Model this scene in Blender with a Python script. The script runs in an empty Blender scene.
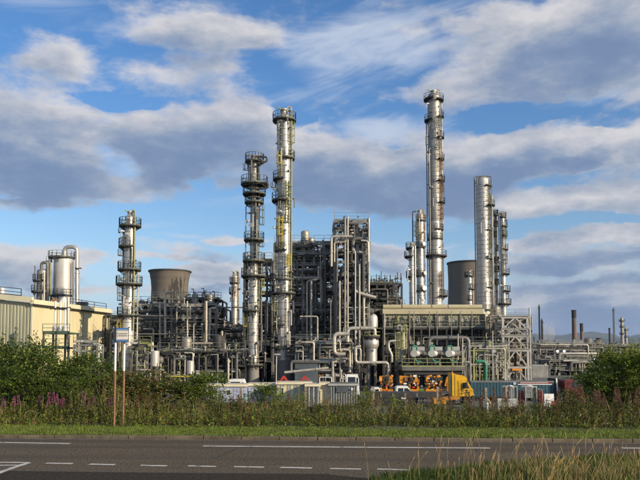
import bpy, math, random
import numpy as np
from mathutils import Vector, Matrix, noise as mnoise
R = math.radians
rnd = random.Random(11)
scene = bpy.context.scene
COL = scene.collection
# ------------------------------------------------------------------ camera
F, CAMZ, GZ = 686.0, 2.1, -3.5
PITCH = R(3.5)
CY = 352 - F*math.tan(PITCH)
cam = bpy.data.objects.new('camera', bpy.data.cameras.new('camera'))
COL.objects.link(cam); scene.camera = cam
cam.location = (0, 0, CAMZ); cam.rotation_euler = (R(90)+PITCH, 0, 0)
cam.data.sensor_width = 36; cam.data.lens = F/640*36
cam.data.shift_y = (CY-240)/640
cam.data.clip_start = 0.2; cam.data.clip_end = 60000
scene.view_settings.view_transform = 'Standard'; scene.view_settings.look = 'None'
scene.view_settings.exposure = 0.13; scene.view_settings.gamma = 1.0
scene.cycles.max_bounces = 5; scene.cycles.diffuse_bounces = 2; scene.cycles.glossy_bounces = 2
scene.cycles.transparent_max_bounces = 6; scene.cycles.transmission_bounces = 2; scene.cycles.volume_bounces = 0

def at(px, py, Y):
    "world point seen at photo pixel (px,py) at distance Y"
    t = (CY-py)/F; z = Y*math.tan(PITCH+math.atan(t))
    return Vector(((px-320)/F*(Y*math.cos(PITCH)+z*math.sin(PITCH)), Y, CAMZ+z))
def gp(px, py, z=0.0):
    t = (CY-py)/F
    return at(px, py, (z-CAMZ)/math.tan(PITCH+math.atan(t)))
# ------------------------------------------------------------------ light
SUN_EL, SUN_AZ = R(20), R(125)          # azimuth clockwise from +Y: behind the camera, to the right
sd = Vector((math.sin(SUN_AZ)*math.cos(SUN_EL), math.cos(SUN_AZ)*math.cos(SUN_EL), math.sin(SUN_EL)))
sl = bpy.data.lights.new('sun', 'SUN'); sl.energy = 5.0; sl.angle = R(0.5); sl.color = (1, 0.84, 0.62)
so = bpy.data.objects.new('sun', sl); COL.objects.link(so)
so.rotation_euler = sd.to_track_quat('Z', 'Y').to_euler(); so.location = (60, -60, 60)

class NT:
    "small helper to write node trees"
    def __init__(s, tree): s.t = tree; s.n = tree.nodes; s.l = tree.links
    def new(s, typ, ins=None, **kw):
        nd = s.n.new(typ)
        for k, v in kw.items(): setattr(nd, k, v)
        for k, v in (ins or {}).items(): s.put(nd.inputs[k], v)
        return nd
    def put(s, inp, v):
        if isinstance(v, bpy.types.NodeSocket): s.l.new(v, inp)
        else: inp.default_value = v
    def m(s, op, a, b=0.0, c=0.0, clamp=False):
        nd = s.n.new('ShaderNodeMath'); nd.operation = op; nd.use_clamp = clamp
        s.put(nd.inputs[0], a); s.put(nd.inputs[1], b); s.put(nd.inputs[2], c); return nd.outputs[0]
    def v(s, op, a, b=(0, 0, 0)):
        nd = s.n.new('ShaderNodeVectorMath'); nd.operation = op
        s.put(nd.inputs[0], a); s.put(nd.inputs[1], b)
        return nd.outputs['Value'] if op in ('DOT_PRODUCT', 'LENGTH') else nd.outputs[0]
    def mix(s, f, a, b):
        nd = s.n.new('ShaderNodeMix'); nd.data_type = 'RGBA'
        s.put(nd.inputs['Factor'], f); s.put(nd.inputs['A'], a); s.put(nd.inputs['B'], b); return nd.outputs['Result']
    def noise(s, vec, scale, detail=4, rough=.55, lac=2.0, dist=0.0):
        nd = s.new('ShaderNodeTexNoise', {'Vector': vec, 'Scale': scale, 'Detail': detail, 'Roughness': rough, 'Lacunarity': lac, 'Distortion': dist})
        return nd
    def smooth(s, x, a, b):
        nd = s.new('ShaderNodeMapRange', {'Value': x, 'From Min': a, 'From Max': b, 'To Min': 0.0, 'To Max': 1.0}); nd.interpolation_type = 'SMOOTHSTEP'
        return nd.outputs[0]

def make_world():
    w = bpy.data.worlds.new('World'); scene.world = w; w.use_nodes = True; w.cycles.sampling_method = 'MANUAL'; w.cycles.sample_map_resolution = 512
    n = NT(w.node_tree); n.n.clear()
    out = n.new('ShaderNodeOutputWorld'); bg = n.new('ShaderNodeBackground', {'Strength': 0.10})
    n.l.new(bg.outputs[0], out.inputs[0])
    sky = n.new('ShaderNodeTexSky', sky_type='NISHITA', sun_disc=False, sun_elevation=SUN_EL, sun_rotation=SUN_AZ, altitude=0, air_density=1.0, dust_density=0.6, ozone_density=2.2)
    d = n.new('ShaderNodeTexCoord').outputs['Generated']
    sp = n.new('ShaderNodeSeparateXYZ', {0: d})
    x, y, z = sp.outputs
    az = n.m('ARCTAN2', x, y); el = n.m('ARCSINE', z)
    p = n.new('ShaderNodeCombineXYZ', {0: az, 1: el}).outputs[0]
    # 3-D direction, flattened so that clouds stretch level
    q = n.v('MULTIPLY', d, (1, 1, 2.1))
    wn = n.noise(q, 5.0, 5, .6).outputs['Color']
    warp = n.v('MULTIPLY', n.v('SUBTRACT', wn, (.5, .5, .5)), (.16, .075, 0))
    pw = n.v('ADD', p, warp)
    def pix(px, py):
        v = (at(px, py, 1000)-Vector((0, 0, CAMZ))).normalized()
        return math.atan2(v.x, v.y), math.asin(v.z)
    def bias(pvec, lst):
        acc = None
        for (cx, cy, rx, ry, amp) in lst:
            a, e = pix(cx, cy)
            dd = n.v('MULTIPLY', n.v('SUBTRACT', pvec, (a, e, 0)), (F/rx, F/ry, 0))
            g = n.m('MAXIMUM', n.m('SUBTRACT', 1.0, n.v('DOT_PRODUCT', dd, dd)), 0.0)
            acc = n.m('MULTIPLY', g, amp) if acc is None else n.m('MULTIPLY_ADD', g, amp, acc)
        return acc
    puffs = [(55,150,150,56,.50),(225,145,115,52,.48),(335,178,90,42,.44),(425,182,80,34,.36),(150,75,130,20,.26),(60,78,50,38,.22),(220,36,130,20,.20),
             (30,38,70,14,.22),(500,62,150,54,.42),(600,50,100,66,.42),(555,150,120,30,.44),(470,160,70,34,.36),(600,137,30,11,.40),(560,205,140,22,.44),(480,200,60,26,.30),
             (610,238,120,15,.50),(595,262,100,8,.35),(20,262,80,22,.44),(130,262,90,6,.30),(235,243,34,7,.42),(385,255,34,12,.42),(40,208,100,10,.36),
             (395,270,60,8,.28),(570,290,120,12,.42),(590,322,150,26,.62),(640,300,60,12,.4),(220,278,70,7,.30),(150,290,80,5,.2),(-120,150,160,110,.3),(800,150,170,130,.3)]
    gaps = [(135,222,150,20,-.5),(440,230,170,18,-.5),(300,225,60,12,-.3),(385,118,60,20,-.25),(530,113,70,12,-.40),(20,12,150,20,-.2),(120,100,60,7,-.35),(190,228,90,20,-.3),(108,160,30,22,-.30),(190,182,22,8,-.30),(20,182,24,10,-.2),(560,225,90,5,-.3),(302,118,22,18,-.4),(590,172,50,5,-.2),(580,249,80,4,-.3),(380,60,60,25,-.15)]
    b = n.m('ADD', bias(pw, puffs), bias(pw, gaps))
    b2 = bias(n.v('ADD', pw, (.010, .026, 0)), puffs)
    sh = (.012, 0, .036)
    n1 = n.noise(q, 4.2, 10, .60).outputs[0]
    n2 = n.noise(n.v('ADD', q, sh), 4.2, 10, .60).outputs[0]
    n3 = n.noise(n.v('ADD', q, (5, 3, 1)), 9, 9, .62).outputs[0]
    # outside the photographed patch the sky goes on with broken cloud of its own
    front = n.m('MULTIPLY', n.smooth(y, .0, .55), n.smooth(el, .75, .55))
    b = n.m('MULTIPLY_ADD', n.m('SUBTRACT', 1.0, front), .04, n.m('MULTIPLY', b, n.m('MULTIPLY_ADD', front, .75, .25)))
    A = 2.1; B0 = -1.04
    dens = n.m('ADD', b, n.m('MULTIPLY_ADD', n1, A, B0))
    cover = n.smooth(dens, -.07, .27)
    up = n.m('ADD', b2, n.m('MULTIPLY_ADD', n2, A, B0))
    rel = n.m('SUBTRACT', dens, up)
    tone = n.m('MULTIPLY_ADD', rel, 1.1, n.m('MULTIPLY_ADD', n.smooth(dens, .10, .75), -.52, .62))
    tone = n.m('MULTIPLY_ADD', n.m('SUBTRACT', n3, .5), 1.35, tone)
    tone = n.m('MULTIPLY_ADD', n.smooth(dens, .34, .02), .26, tone)
    K = 10.0
    cr = n.new('ShaderNodeValToRGB', {'Fac': tone}); r = cr.color_ramp; r.interpolation = 'B_SPLINE'
    cs = [(.0, (.165, .235, .385)), (.28, (.215, .285, .43)), (.52, (.34, .39, .48)), (.78, (.53, .53, .57)), (1.0, (.68, .66, .67))]
    r.elements[0].position, r.elements[0].color = 0, cs[0][1]+(1,); r.elements[1].position, r.elements[1].color = 1, cs[4][1]+(1,)
    for p_, c_ in cs[1:4]: e = r.elements.new(p_); e.color = c_+(1,)
    cc = n.v('SCALE', cr.outputs[0]); cc.node.inputs['Scale'].default_value = K
    # cirrus veil
    qr = n.new('ShaderNodeVectorRotate', {'Vector': q, 'Angle': R(24)}, rotation_type='Y_AXIS').outputs[0]
    ci = n.noise(n.v('MULTIPLY', qr, (1.6, 1.6, 4.4)), 3.4, 8, .58, dist=.9).outputs[0]
    cib = bias(pw, [(355,45,85,46,.40),(400,130,80,24,.46),(110,165,60,34,.40),(600,95,80,12,.35),(490,25,170,45,.30),(330,205,260,10,.15),(230,240,90,5,.35),(380,245,130,6,.35),(470,250,60,4,.2),(150,230,60,4,.2),(60,110,80,12,.35),(160,72,140,20,.18),(590,255,90,12,.3),(100,20,140,24,.18),(330,100,60,14,.22),(230,30,120,24,.2)])
    cif = n.m('MULTIPLY', n.smooth(n.m('ADD', ci, n.m('SUBTRACT', cib, .50)), .06, .62), .80)
    blue = n.new('ShaderNodeHueSaturation', {'Color': sky.outputs[0], 'Saturation': 1.12, 'Value': 1.28}).outputs[0]
    blue = n.v('MULTIPLY', blue, n.mix(n.smooth(el, R(6), R(24)), (.98, 1.0, 1.06, 1), (.74, .97, 1.18, 1)))
    hz = n.smooth(el, R(10), R(0))
    blue = n.mix(n.m('MULTIPLY', hz, .62), blue, (.36*K, .50*K, .76*K, 1))
    base = n.mix(cif, blue, (.56*K, .62*K, .73*K, 1))
    cc = n.mix(n.m('MULTIPLY', n.smooth(el, R(4.5), R(0)), .6), cc, (.17*K, .24*K, .40*K, 1))
    col = n.mix(n.m('MULTIPLY', cover, .94), base, cc)
    # ground half of the world
    col = n.mix(n.smooth(z, -.002, -.03), col, (.6, .6, .55, 1))
    n.l.new(col, bg.inputs[0])
make_world()
# ------------------------------------------------------------------ materials
MATS = {}
def mat(name, col, rough=.6, metal=0.0, var=.25, scale=1.5, bump=0.0, stretch=(1, 1, 1), second=None, sec_lo=.55, sec_hi=.7, emit=None, transl=0.0, bscale=None, spec=.5):
    if name in MATS: return MATS[name]
    m = bpy.data.materials.new(name); m.use_nodes = True; MATS[name] = m
    n = NT(m.node_tree); bs = n.n['Principled BSDF']
    pos = n.v('MULTIPLY', n.new('ShaderNodeNewGeometry').outputs['Position'], stretch)
    nz = n.noise(pos, scale, 5, .6).outputs[0]
    dark = tuple(c*(1-var) for c in col)+(1,); lite = tuple(min(1, c*(1+var)) for c in col)+(1,)
    c = n.mix(n.smooth(nz, .3, .7), dark, lite)
    if second:
        nz2 = n.noise(n.v('ADD', pos, (31, 7, 3)), scale*1.7, 6, .65).outputs[0]
        c = n.mix(n.smooth(nz2, sec_lo, sec_hi), c, tuple(second)+(1,))
    n.l.new(c, bs.inputs['Base Color'])
    bs.inputs['Roughness'].default_value = rough; bs.inputs['Metallic'].default_value = metal
    bs.inputs['Specular IOR Level'].default_value = spec
    if metal > .3:
        n.l.new(n.m('MULTIPLY_ADD', nz, .35, rough-.17), bs.inputs['Roughness'])
    if bump:
        bp = n.new('ShaderNodeBump', {'Strength': bump, 'Distance': .05, 'Height': n.noise(pos, bscale or scale*4, 4, .6).outputs[0]})
        n.l.new(bp.outputs[0], bs.inputs['Normal'])
    if emit:
        bs.inputs['Emission Color'].default_value = tuple(emit[:3])+(1,); bs.inputs['Emission Strength'].default_value = emit[3]
    if transl:
        tr = n.new('ShaderNodeBsdfTranslucent', {'Color': c}); mx = n.new('ShaderNodeMixShader', {'Fac': transl})
        n.l.new(bs.outputs[0], mx.inputs[1]); n.l.new(tr.outputs[0], mx.inputs[2]); n.l.new(mx.outputs[0], n.n['Material Output'].inputs[0])
    return m
M = dict(
 clad=mat('aluminium_cladding', (.52,.49,.44), .47, .72, .14, .55, .08, (1,1,.5), (.32,.27,.21), .62, .85),
 cladd=mat('weathered_cladding', (.36,.335,.29), .5, .62, .2, .6, .1, (1,1,.5), (.17,.13,.10), .55, .75),
 cladw=mat('white_cladding', (.57,.54,.49), .45, .35, .12, .5, .05, (1,1,.4), (.33,.30,.25), .62, .8),
 rusty=mat('rust_streaked_cladding', (.50,.45,.38), .5, .5, .2, .8, .1, (1,1,.3), (.27,.12,.05), .47, .62),
 pipe=mat('pale_lagged_pipe', (.45,.42,.355), .5, .35, .2, .8, 0, (1,1,1), (.26,.22,.17), .6, .8),
 pipeg=mat('grey_pipe', (.165,.16,.148), .55, .3, .2, .8, 0, (1,1,1), (.12,.10,.08), .6, .8),
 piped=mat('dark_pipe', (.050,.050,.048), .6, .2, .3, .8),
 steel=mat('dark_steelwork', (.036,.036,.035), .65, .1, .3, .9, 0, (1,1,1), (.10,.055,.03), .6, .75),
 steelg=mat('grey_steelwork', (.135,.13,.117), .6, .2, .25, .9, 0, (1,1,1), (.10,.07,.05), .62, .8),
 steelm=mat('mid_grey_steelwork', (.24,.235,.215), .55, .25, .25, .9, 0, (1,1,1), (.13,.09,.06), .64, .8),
 tan=mat('tan_roof_sheeting', (.43,.385,.25), .55, 0, .10, .5, 0, (1,1,1), (.30,.26,.17), .6, .8),
 galv=mat('galvanised_steel', (.37,.36,.33), .5, .4, .18, .9, 0, (1,1,1), (.2,.15,.1), .64, .8),
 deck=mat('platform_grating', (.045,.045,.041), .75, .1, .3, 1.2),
 rail=mat('grey_green_rail', (.135,.15,.115), .6, .1, .15, 1.2),
 railp=mat('pale_rail', (.25,.25,.21), .55, .2, .15, 1.2),
 yel=mat('faded_yellow_paint', (.46,.37,.05), .55, 0, .2, 1.0),
 ygr=mat('yellow_green_paint', (.27,.28,.11), .55, 0, .2, 1.0),
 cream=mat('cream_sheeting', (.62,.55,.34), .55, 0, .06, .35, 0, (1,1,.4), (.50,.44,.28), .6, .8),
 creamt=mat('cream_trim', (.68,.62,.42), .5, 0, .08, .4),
 creamd=mat('weathered_green_and_shade_cream_sheeting', (.40,.39,.26), .6, 0, .15, .5, 0, (1,1,.3)),  # cooler house wall colour; also the gable's painted shade
 conc=mat('tower_concrete', (.145,.122,.092), .9, 0, .12, .03, .15, (1,1,.5), (.095,.08,.062), .52, .75, bscale=.4),
 soot=mat('soot_stain', (.055,.050,.045), .95, 0, .3, .08),
 concs=mat('concrete', (.21,.20,.18), .9, 0, .2, .7, .2),
 green=mat('green_pipe_paint', (.035,.20,.115), .45, 0, .15, 1.2),
 orange=mat('orange_machine_paint', (.55,.215,.012), .45, 0, .15, 1.6, 0, (1,1,1), (.25,.10,.02), .64, .8),
 lorry=mat('yellow_lorry_paint', (.64,.36,.012), .38, 0, .10, .9, 0, (1,1,1), (.42,.25,.03), .62, .82),
 black=mat('black_rubber', (.018,.018,.018), .8, 0, .3, 3),
 chas=mat('dark_chassis', (.035,.034,.032), .6, .2, .3, 2),
 glass=mat('dark_window_glass', (.03,.04,.05), .12, 0, .1, 1, spec=.9),
 white=mat('white_paint', (.76,.76,.73), .4, 0, .07, 1.2, 0, (1,1,1), (.5,.48,.44), .65, .85),
 teal=mat('dark_teal_paint', (.022,.072,.100), .45, 0, .2, .7, 0, (1,1,.5), (.045,.06,.07), .62, .8),
 red=mat('red_paint', (.42,.035,.02), .45, 0, .2, 1.5),
 maroon=mat('dark_red_paint', (.12,.010,.014), .45, 0, .2, 1.5),
 hutb=mat('pale_blue_grey_panel', (.36,.39,.50), .6, 0, .12, .8),
 hutg=mat('dull_green_panel', (.10,.20,.15), .6, 0, .15, .8),
 rooff=mat('pale_felt_roof', (.50,.46,.34), .8, 0, .18, .8, 0, (1,1,1), (.28,.2,.12), .6, .72),
 blueg=mat('dark_blue_grey_sheeting', (.07,.085,.10), .55, 0, .2, .8),
 pgrey=mat('light_grey_panel', (.34,.35,.33), .55, .1, .12, 1),
 blue=mat('blue_sign_band', (.06,.17,.40), .4, 0, .1, 2),
 signw=mat('cream_sign_face', (.70,.66,.56), .45, 0, .05, 2),
 ink=mat('grey_print', (.16,.17,.17), .6, 0, .15, 9),
 rustp=mat('rusty_post', (.19,.10,.05), .85, 0, .35, 6, .2, (1,1,.4), (.36,.20,.10), .55, .7),
 brick=mat('brown_chimney', (.15,.105,.08), .9, 0, .12, .2),
 sooty=mat('black_chimney_band', (.028,.027,.027), .8, 0, .2, .2),
 wood=mat('weathered_timber', (.27,.225,.16), .85, 0, .25, 5, .2, (1,1,.2)),
 bark=mat('bark', (.10,.075,.05), .9, 0, .3, 6, .3, (1,1,.3)),
)
# ------------------------------------------------------------------ mesh builder
def frame_of(d):
    d = d.normalized(); a = Vector((0, 0, 1)) if abs(d.z) < .95 else Vector((0, 1, 0))
    u = d.cross(a).normalized(); return u, u.cross(d).normalized()
OFF = {}
class MB:
    def __init__(s): s.v = []; s.f = []; s.mi = []; s.sm = []; s.cur = 0
    def add(s, vs, fs, smooth=False):
        b = len(s.v); s.v += [tuple(v) for v in vs]
        for f in fs: s.f.append(tuple(i+b for i in f)); s.mi.append(s.cur); s.sm.append(smooth)
        return s
    def m(s, i): s.cur = i; return s
    def box(s, c, sz, rot=None):
        c = Vector(c); h = [k/2 for k in sz]
        vs = [Vector((x*h[0], y*h[1], z*h[2])) for x in (-1, 1) for y in (-1, 1) for z in (-1, 1)]
        if rot is not None: vs = [rot @ v for v in vs]
        return s.add([v+c for v in vs], [(0,1,3,2),(4,6,7,5),(0,4,5,1),(2,3,7,6),(0,2,6,4),(1,5,7,3)])
    def bb(s, x0, x1, y0, y1, z0, z1): return s.box(((x0+x1)/2, (y0+y1)/2, (z0+z1)/2), (x1-x0, y1-y0, z1-z0))
    def bar(s, a, b, w, h=None):
        a = Vector(a); b = Vector(b); h = h or w; u, v = frame_of(b-a)
        vs = [p+u*(i*w/2)+v*(j*h/2) for p in (a, b) for i, j in ((-1,-1),(1,-1),(1,1),(-1,1))]
        return s.add(vs, [(3,2,1,0),(4,5,6,7),(0,1,5,4),(1,2,6,5),(2,3,7,6),(3,0,4,7)])
    def cyl(s, a, b, r, n=10, r2=None, caps=True):
        a = Vector(a); b = Vector(b); u, v = frame_of(b-a); r2 = r if r2 is None else r2
        vs = [p+(u*math.cos(t)+v*math.sin(t))*q for p, q in ((a, r), (b, r2)) for t in [2*math.pi*i/n for i in range(n)]]
        s.add(vs, [(i, (i+1) % n, n+(i+1) % n, n+i) for i in range(n)], True)
        if caps: s.add(vs, [tuple(range(n))[::-1], tuple(range(n, 2*n))])
        return s
    def tube(s, pts, r, n=8, bend=None, caps=True, seg=4):
        pts = [Vector(p) for p in pts]; bend = r*2.6 if bend is None else bend
        path = [pts[0]]
        for i in range(1, len(pts)-1):
            p, a, b = pts[i], pts[i-1], pts[i+1]
            da = (a-p); db = (b-p); k = min(bend, da.length*.49, db.length*.49)
            A = p+da.normalized()*k; B = p+db.normalized()*k
            for j in range(seg+1):
                t = j/seg; path.append(A*(1-t)**2+p*2*t*(1-t)+B*t*t)
        path.append(pts[-1])
        q = [path[0]]
        for p in path[1:]:
            if (p-q[-1]).length > 1e-4: q.append(p)
        path = q
        if len(path) < 2: return s
        u, v = frame_of(path[1]-path[0]); rings = []
        for i, p in enumerate(path):
            d = (path[min(i+1, len(path)-1)]-path[max(i-1, 0)]).normalized()
            u = (u-d*u.dot(d)).normalized(); v = d.cross(u)
            rings.append([p+(u*math.cos(2*math.pi*k/n)+v*math.sin(2*math.pi*k/n))*r for k in range(n)])
        vs = [x for g in rings for x in g]
        fs = [(i*n+k, i*n+(k+1) % n, (i+1)*n+(k+1) % n, (i+1)*n+k) for i in range(len(rings)-1) for k in range(n)]
        s.add(vs, fs, True)
        if caps: s.add(rings[0], [tuple(range(n))[::-1]]); s.add(rings[-1], [tuple(range(n))])
        return s
    def lathe(s, c, prof, n=24, axis='Z', sharp=False):
        c = Vector(c); vs = []
        for r, h in prof:
            for k in range(n):
                t = 2*math.pi*k/n; p = (r*math.cos(t), r*math.sin(t), h)
                if axis == 'X': p = (h, p[0], p[1])
                if axis == 'Y': p = (p[1], h, p[0])
                vs.append(Vector(p)+c)
        fs = [(i*n+k, i*n+(k+1) % n, (i+1)*n+(k+1) % n, (i+1)*n+k) for i in range(len(prof)-1) for k in range(n)]
        s.add(vs, fs, not sharp); e = (len(prof)-1)*n
        s.add(vs[:n], [tuple(range(n))[::-1]]); s.add(vs[e:], [tuple(range(n))])
        return s
    def prism(s, poly, y0, y1, axis='Y'):
        n = len(poly)
        f = (lambda a, b, y: (a, y, b)) if axis == 'Y' else ((lambda a, b, y: (y, a, b)) if axis == 'X' else (lambda a, b, y: (a, b, y)))
        vs = [f(a, b, y0) for a, b in poly]+[f(a, b, y1) for a, b in poly]
        return s.add(vs, [tuple(range(n))[::-1], tuple(range(n, 2*n))]+[(i, (i+1) % n, n+(i+1) % n, n+i) for i in range(n)])
    def sector(s, c, r0, r1, a0, a1, z0, z1, n=20):
        c = Vector(c); k = max(3, int(n*abs(a1-a0)/(2*math.pi))); full = abs(a1-a0) > 6.28; m = k if full else k+1; vs = []
        for i in range(m):
            t = a0+(a1-a0)*i/k
            for r, z in ((r0, z0), (r1, z0), (r1, z1), (r0, z1)): vs.append(c+Vector((r*math.cos(t), r*math.sin(t), z)))
        fs = []
        for i in range(k):
            a = i*4; b = ((i+1) % m)*4
            for j in range(4): fs.append((a+j, a+(j+1) % 4, b+(j+1) % 4, b+j))
        if not full: fs += [(0,1,2,3), (k*4+3, k*4+2, k*4+1, k*4)]
        return s.add(vs, fs)
    def build(s, name, mats, parent=None, label=None, kind=None):
        me = bpy.data.meshes.new(name); off = OFF.get(parent, Vector((0, 0, 0))) if parent else Vector((0, 0, 0))
        me.from_pydata([(a-off.x, b-off.y, c-off.z) for a, b, c in s.v], [], s.f)
        if not isinstance(mats, (list, tuple)): mats = [mats]
        for m_ in mats: me.materials.append(m_)
        me.polygons.foreach_set('material_index', s.mi); me.polygons.foreach_set('use_smooth', s.sm); me.update()
        if True in s.sm: me.set_sharp_from_angle(angle=R(38))
        o = bpy.data.objects.new(name, me); COL.objects.link(o)
        if parent: o.parent = parent; OFF[o] = off
        if label: o['label'] = label
        if kind: o['kind'] = kind
        return o
def thing(name, label, cat, loc, group=None, rotz=0):
    o = bpy.data.objects.new(name, None); o.empty_display_size = .3; COL.objects.link(o)
    o.location = loc; o.rotation_euler = (0, 0, rotz); o['label'] = label; o['category'] = cat
    if group: o['group'] = group
    OFF[o] = Vector(loc) if rotz == 0 else Vector((0, 0, 0))
    return o
def tag(o, label, cat, group=None):
    o['label'] = label; o['category'] = cat
    if group: o['group'] = group
    return o
_unit = {}
def _um(shape, m_):
    k = (shape, m_.name)
    if k not in _unit:
        b = MB()
        if shape == 'box': b.box((0, 0, 0), (1, 1, 1))
        else: b.cyl((0, 0, -.5), (0, 0, .5), .5, 8)
        me = bpy.data.meshes.new(shape+'_'+m_.name); me.from_pydata(b.v, [], b.f); me.materials.append(m_)
        me.polygons.foreach_set('use_smooth', b.sm); me.update(); _unit[k] = me
    return _unit[k]
def stick(name, a, b, w, h, m_, parent, shape='box'):
    "a straight piece from a to b (shared mesh)"
    a = Vector(a); b = Vector(b); d = b-a; u, v = frame_of(d)
    o = bpy.data.objects.new(name, _um(shape, m_)); COL.objects.link(o)
    mt = Matrix((u*w, v*-h, d)).transposed().to_4x4(); off = OFF.get(parent, Vector((0, 0, 0))) if parent else Vector((0, 0, 0))
    mt.translation = (a+b)/2-off
    o.matrix_local = mt
    if parent: o.parent = parent; OFF[o] = off
    return o
def rod(name, a, b, r, m_, parent): return stick(name, a, b, 2*r, 2*r, m_, parent, 'cyl')
def slab(name, x0, x1, y0, y1, z0, z1, m_, parent):
    o = bpy.data.objects.new(name, _um('box', m_)); COL.objects.link(o)
    off = OFF.get(parent, Vector((0, 0, 0))) if parent else Vector((0, 0, 0))
    o.location = Vector(((x0+x1)/2, (y0+y1)/2, (z0+z1)/2))-off; o.scale = (x1-x0, y1-y0, z1-z0)
    if parent: o.parent = parent; OFF[o] = off
    return o
def copy_tree(o, parent=None):
    c = o.copy(); COL.objects.link(c)
    if parent: c.parent = parent
    for ch in o.children: copy_tree(ch, c)
    return c
def structure(o): o['kind'] = 'structure'; return o
# ------------------------------------------------------------------ ground, road, hills
SL = .0555                                   # the road runs slightly towards the camera on the right
def rs(x, s): return s-SL*x                  # road-aligned distance s -> Y
def zprof(s):
    pts = [(-400, .0), (7, 0), (15.5, -.05), (16.52, -.05), (16.56, .075), (18.2, .10), (20.5, .0), (24, -.55), (36, GZ), (60000, GZ)]
    for (a, za), (b, zb) in zip(pts, pts[1:]):
        if s <= b: return za+(zb-za)*(s-a)/(b-a)
    return GZ
def make_ground():
    S = [-300, -60, -10, 7, 11, 15.5, 16.52, 16.56, 17.2, 18.2, 19.2, 20.5, 22, 24, 27, 30, 33, 36, 45, 60, 80, 110, 160, 260, 500, 1200, 4000, 12000, 20000]
    Xs = [-20000, -5000, -1200, -300, -100, -50, -30, -20, -14, -10, -7, -4, -2, 0, 2, 4, 7, 10, 14, 20, 30, 50, 100, 300, 1200, 5000, 20000]
    b = MB(); vs = []
    for s in S:
        for x in Xs:
            z = zprof(s); xx = max(-30, min(30, x))
            if 17 < s < 34: z += .10*mnoise.noise(Vector((x*.4, s*.4, 0)))
            vs.append((x, s-SL*xx, z))
    n = len(Xs)
    b.add(vs, [(i*n+j, i*n+j+1, (i+1)*n+j+1, (i+1)*n+j) for i in range(len(S)-1) for j in range(n-1)])
    o = b.build('ground', mat('earth_and_gravel', (.085,.075,.055), .95, 0, .3, .8, .3, (1,1,1), (.05,.06,.02), .5, .6)); structure(o)
    # hard standing of the works
    b = MB(); b.bb(-300, 300, 40, 420, GZ, GZ+.006)
    structure(b.build('yard_paving', mat('works_yard_concrete', (.12,.115,.105), .9, 0, .25, .25, .1)))
    b = MB(); b.add([(-200, rs(-200, 9), .0), (200, rs(200, 9), 0), (200, rs(200, 16.55), 0), (-200, rs(-200, 16.55), 0)], [(0, 1, 2, 3)])
    b.add([(-200, rs(-200, 4), .0), (1.0, rs(1, 4), 0), (1.0, rs(1, 9), 0), (-200, rs(-200, 9), 0)], [(0, 1, 2, 3)])
    b.add([(1, rs(1, 4), 0), (200, rs(200, 4), 0), (200, rs(200, 9), 0), (1, rs(1, 9), 0)], [(0, 1, 2, 3)])
    m = bpy.data.materials.new('worn_asphalt'); m.use_nodes = True; n_ = NT(m.node_tree); bs = n_.n['Principled BSDF']
    pos = n_.new('ShaderNodeNewGeometry').outputs['Position']
    big = n_.noise(n_.v('MULTIPLY', pos, (.35, 1.5, 1)), .9, 4, .6).outputs[0]
    fine = n_.noise(pos, 26, 3, .75).outputs[0]
    vor = n_.new('ShaderNodeTexVoronoi', {'Vector': pos, 'Scale': 55.0}).outputs['Distance']
    c = n_.mix(n_.smooth(big, .3, .7), (.060, .047, .032, 1), (.088, .070, .048, 1))
    c = n_.mix(n_.smooth(fine, .35, .75), c, (.22, .175, .115, 1))
    c = n_.mix(n_.smooth(n_.noise(pos, 15, 3, .6).outputs[0], .56, .66), c, (.028, .027, .025, 1))
    yy = n_.new('ShaderNodeSeparateXYZ', {0: n_.v('ADD', pos, n_.v('MULTIPLY', n_.noise(pos, .5, 2).outputs['Color'], (0, .25, 0)))}).outputs
    s_ = n_.m('MULTIPLY_ADD', yy[0], SL, yy[1])                     # distance across the road
    trk = None
    for c0 in (13.6, 15.1, 16.0):                                   # wheel paths polished by traffic
        g = n_.smooth(n_.m('ABSOLUTE', n_.m('SUBTRACT', s_, c0+.12)), .42, .05); trk = g if trk is None else n_.m('MAXIMUM', trk, g)
    c = n_.mix(n_.m('MULTIPLY', trk, .38), c, (.058, .050, .042, 1))
    st_ = n_.smooth(n_.noise(n_.v('MULTIPLY', pos, (.8, 2.2, 1)), 1.1, 5, .7).outputs[0], .60, .72)
    c = n_.mix(n_.m('MULTIPLY', st_, .5), c, (.045, .038, .032, 1))
    c = n_.mix(n_.m('MULTIPLY', n_.smooth(s_, 13.0, 12.2), .55), c, n_.mix(n_.smooth(fine, .42, .62), (.06, .05, .038, 1), (.19, .155, .11, 1)))
    n_.l.new(c, bs.inputs['Base Color']); bs.inputs['Roughness'].default_value = .9; bs.inputs['Specular IOR Level'].default_value = .15
    bp = n_.new('ShaderNodeBump', {'Strength': .7, 'Distance': .012, 'Height': n_.m('ADD', vor, fine)}); n_.l.new(bp.outputs[0], bs.inputs['Normal'])
    structure(b.build('road', m)); MATS['asphalt'] = m
make_ground()
def ground_strip(name, pts, w, z, m_):
    "flat painted or patched strip along a photo polyline"
    P = [gp(px, py, 0) for px, py in pts]; b = MB()
    for a, c in zip(P, P[1:]):
        d = (c-a); d.z = 0; d.normalize(); q = Vector((-d.y, d.x, 0))*w/2; k = 6; vs = []
        for i in range(k+1):
            p = a+(c-a)*i/k
            vs += [Vector((p.x+q.x*rnd.uniform(.85, 1.1), p.y+q.y*rnd.uniform(.85, 1.1), z)), Vector((p.x-q.x*rnd.uniform(.85, 1.1), p.y-q.y*rnd.uniform(.85, 1.1), z))]
        b.add(vs, [(2*i, 2*i+1, 2*i+3, 2*i+2) for i in range(k)])
    return structure(b.build(name, m_))
paint = mat('worn_road_paint', (.50,.48,.42), .75, 0, .12, 3, .1, (1,1,1), (.12,.115,.10), .56, .68)
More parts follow.
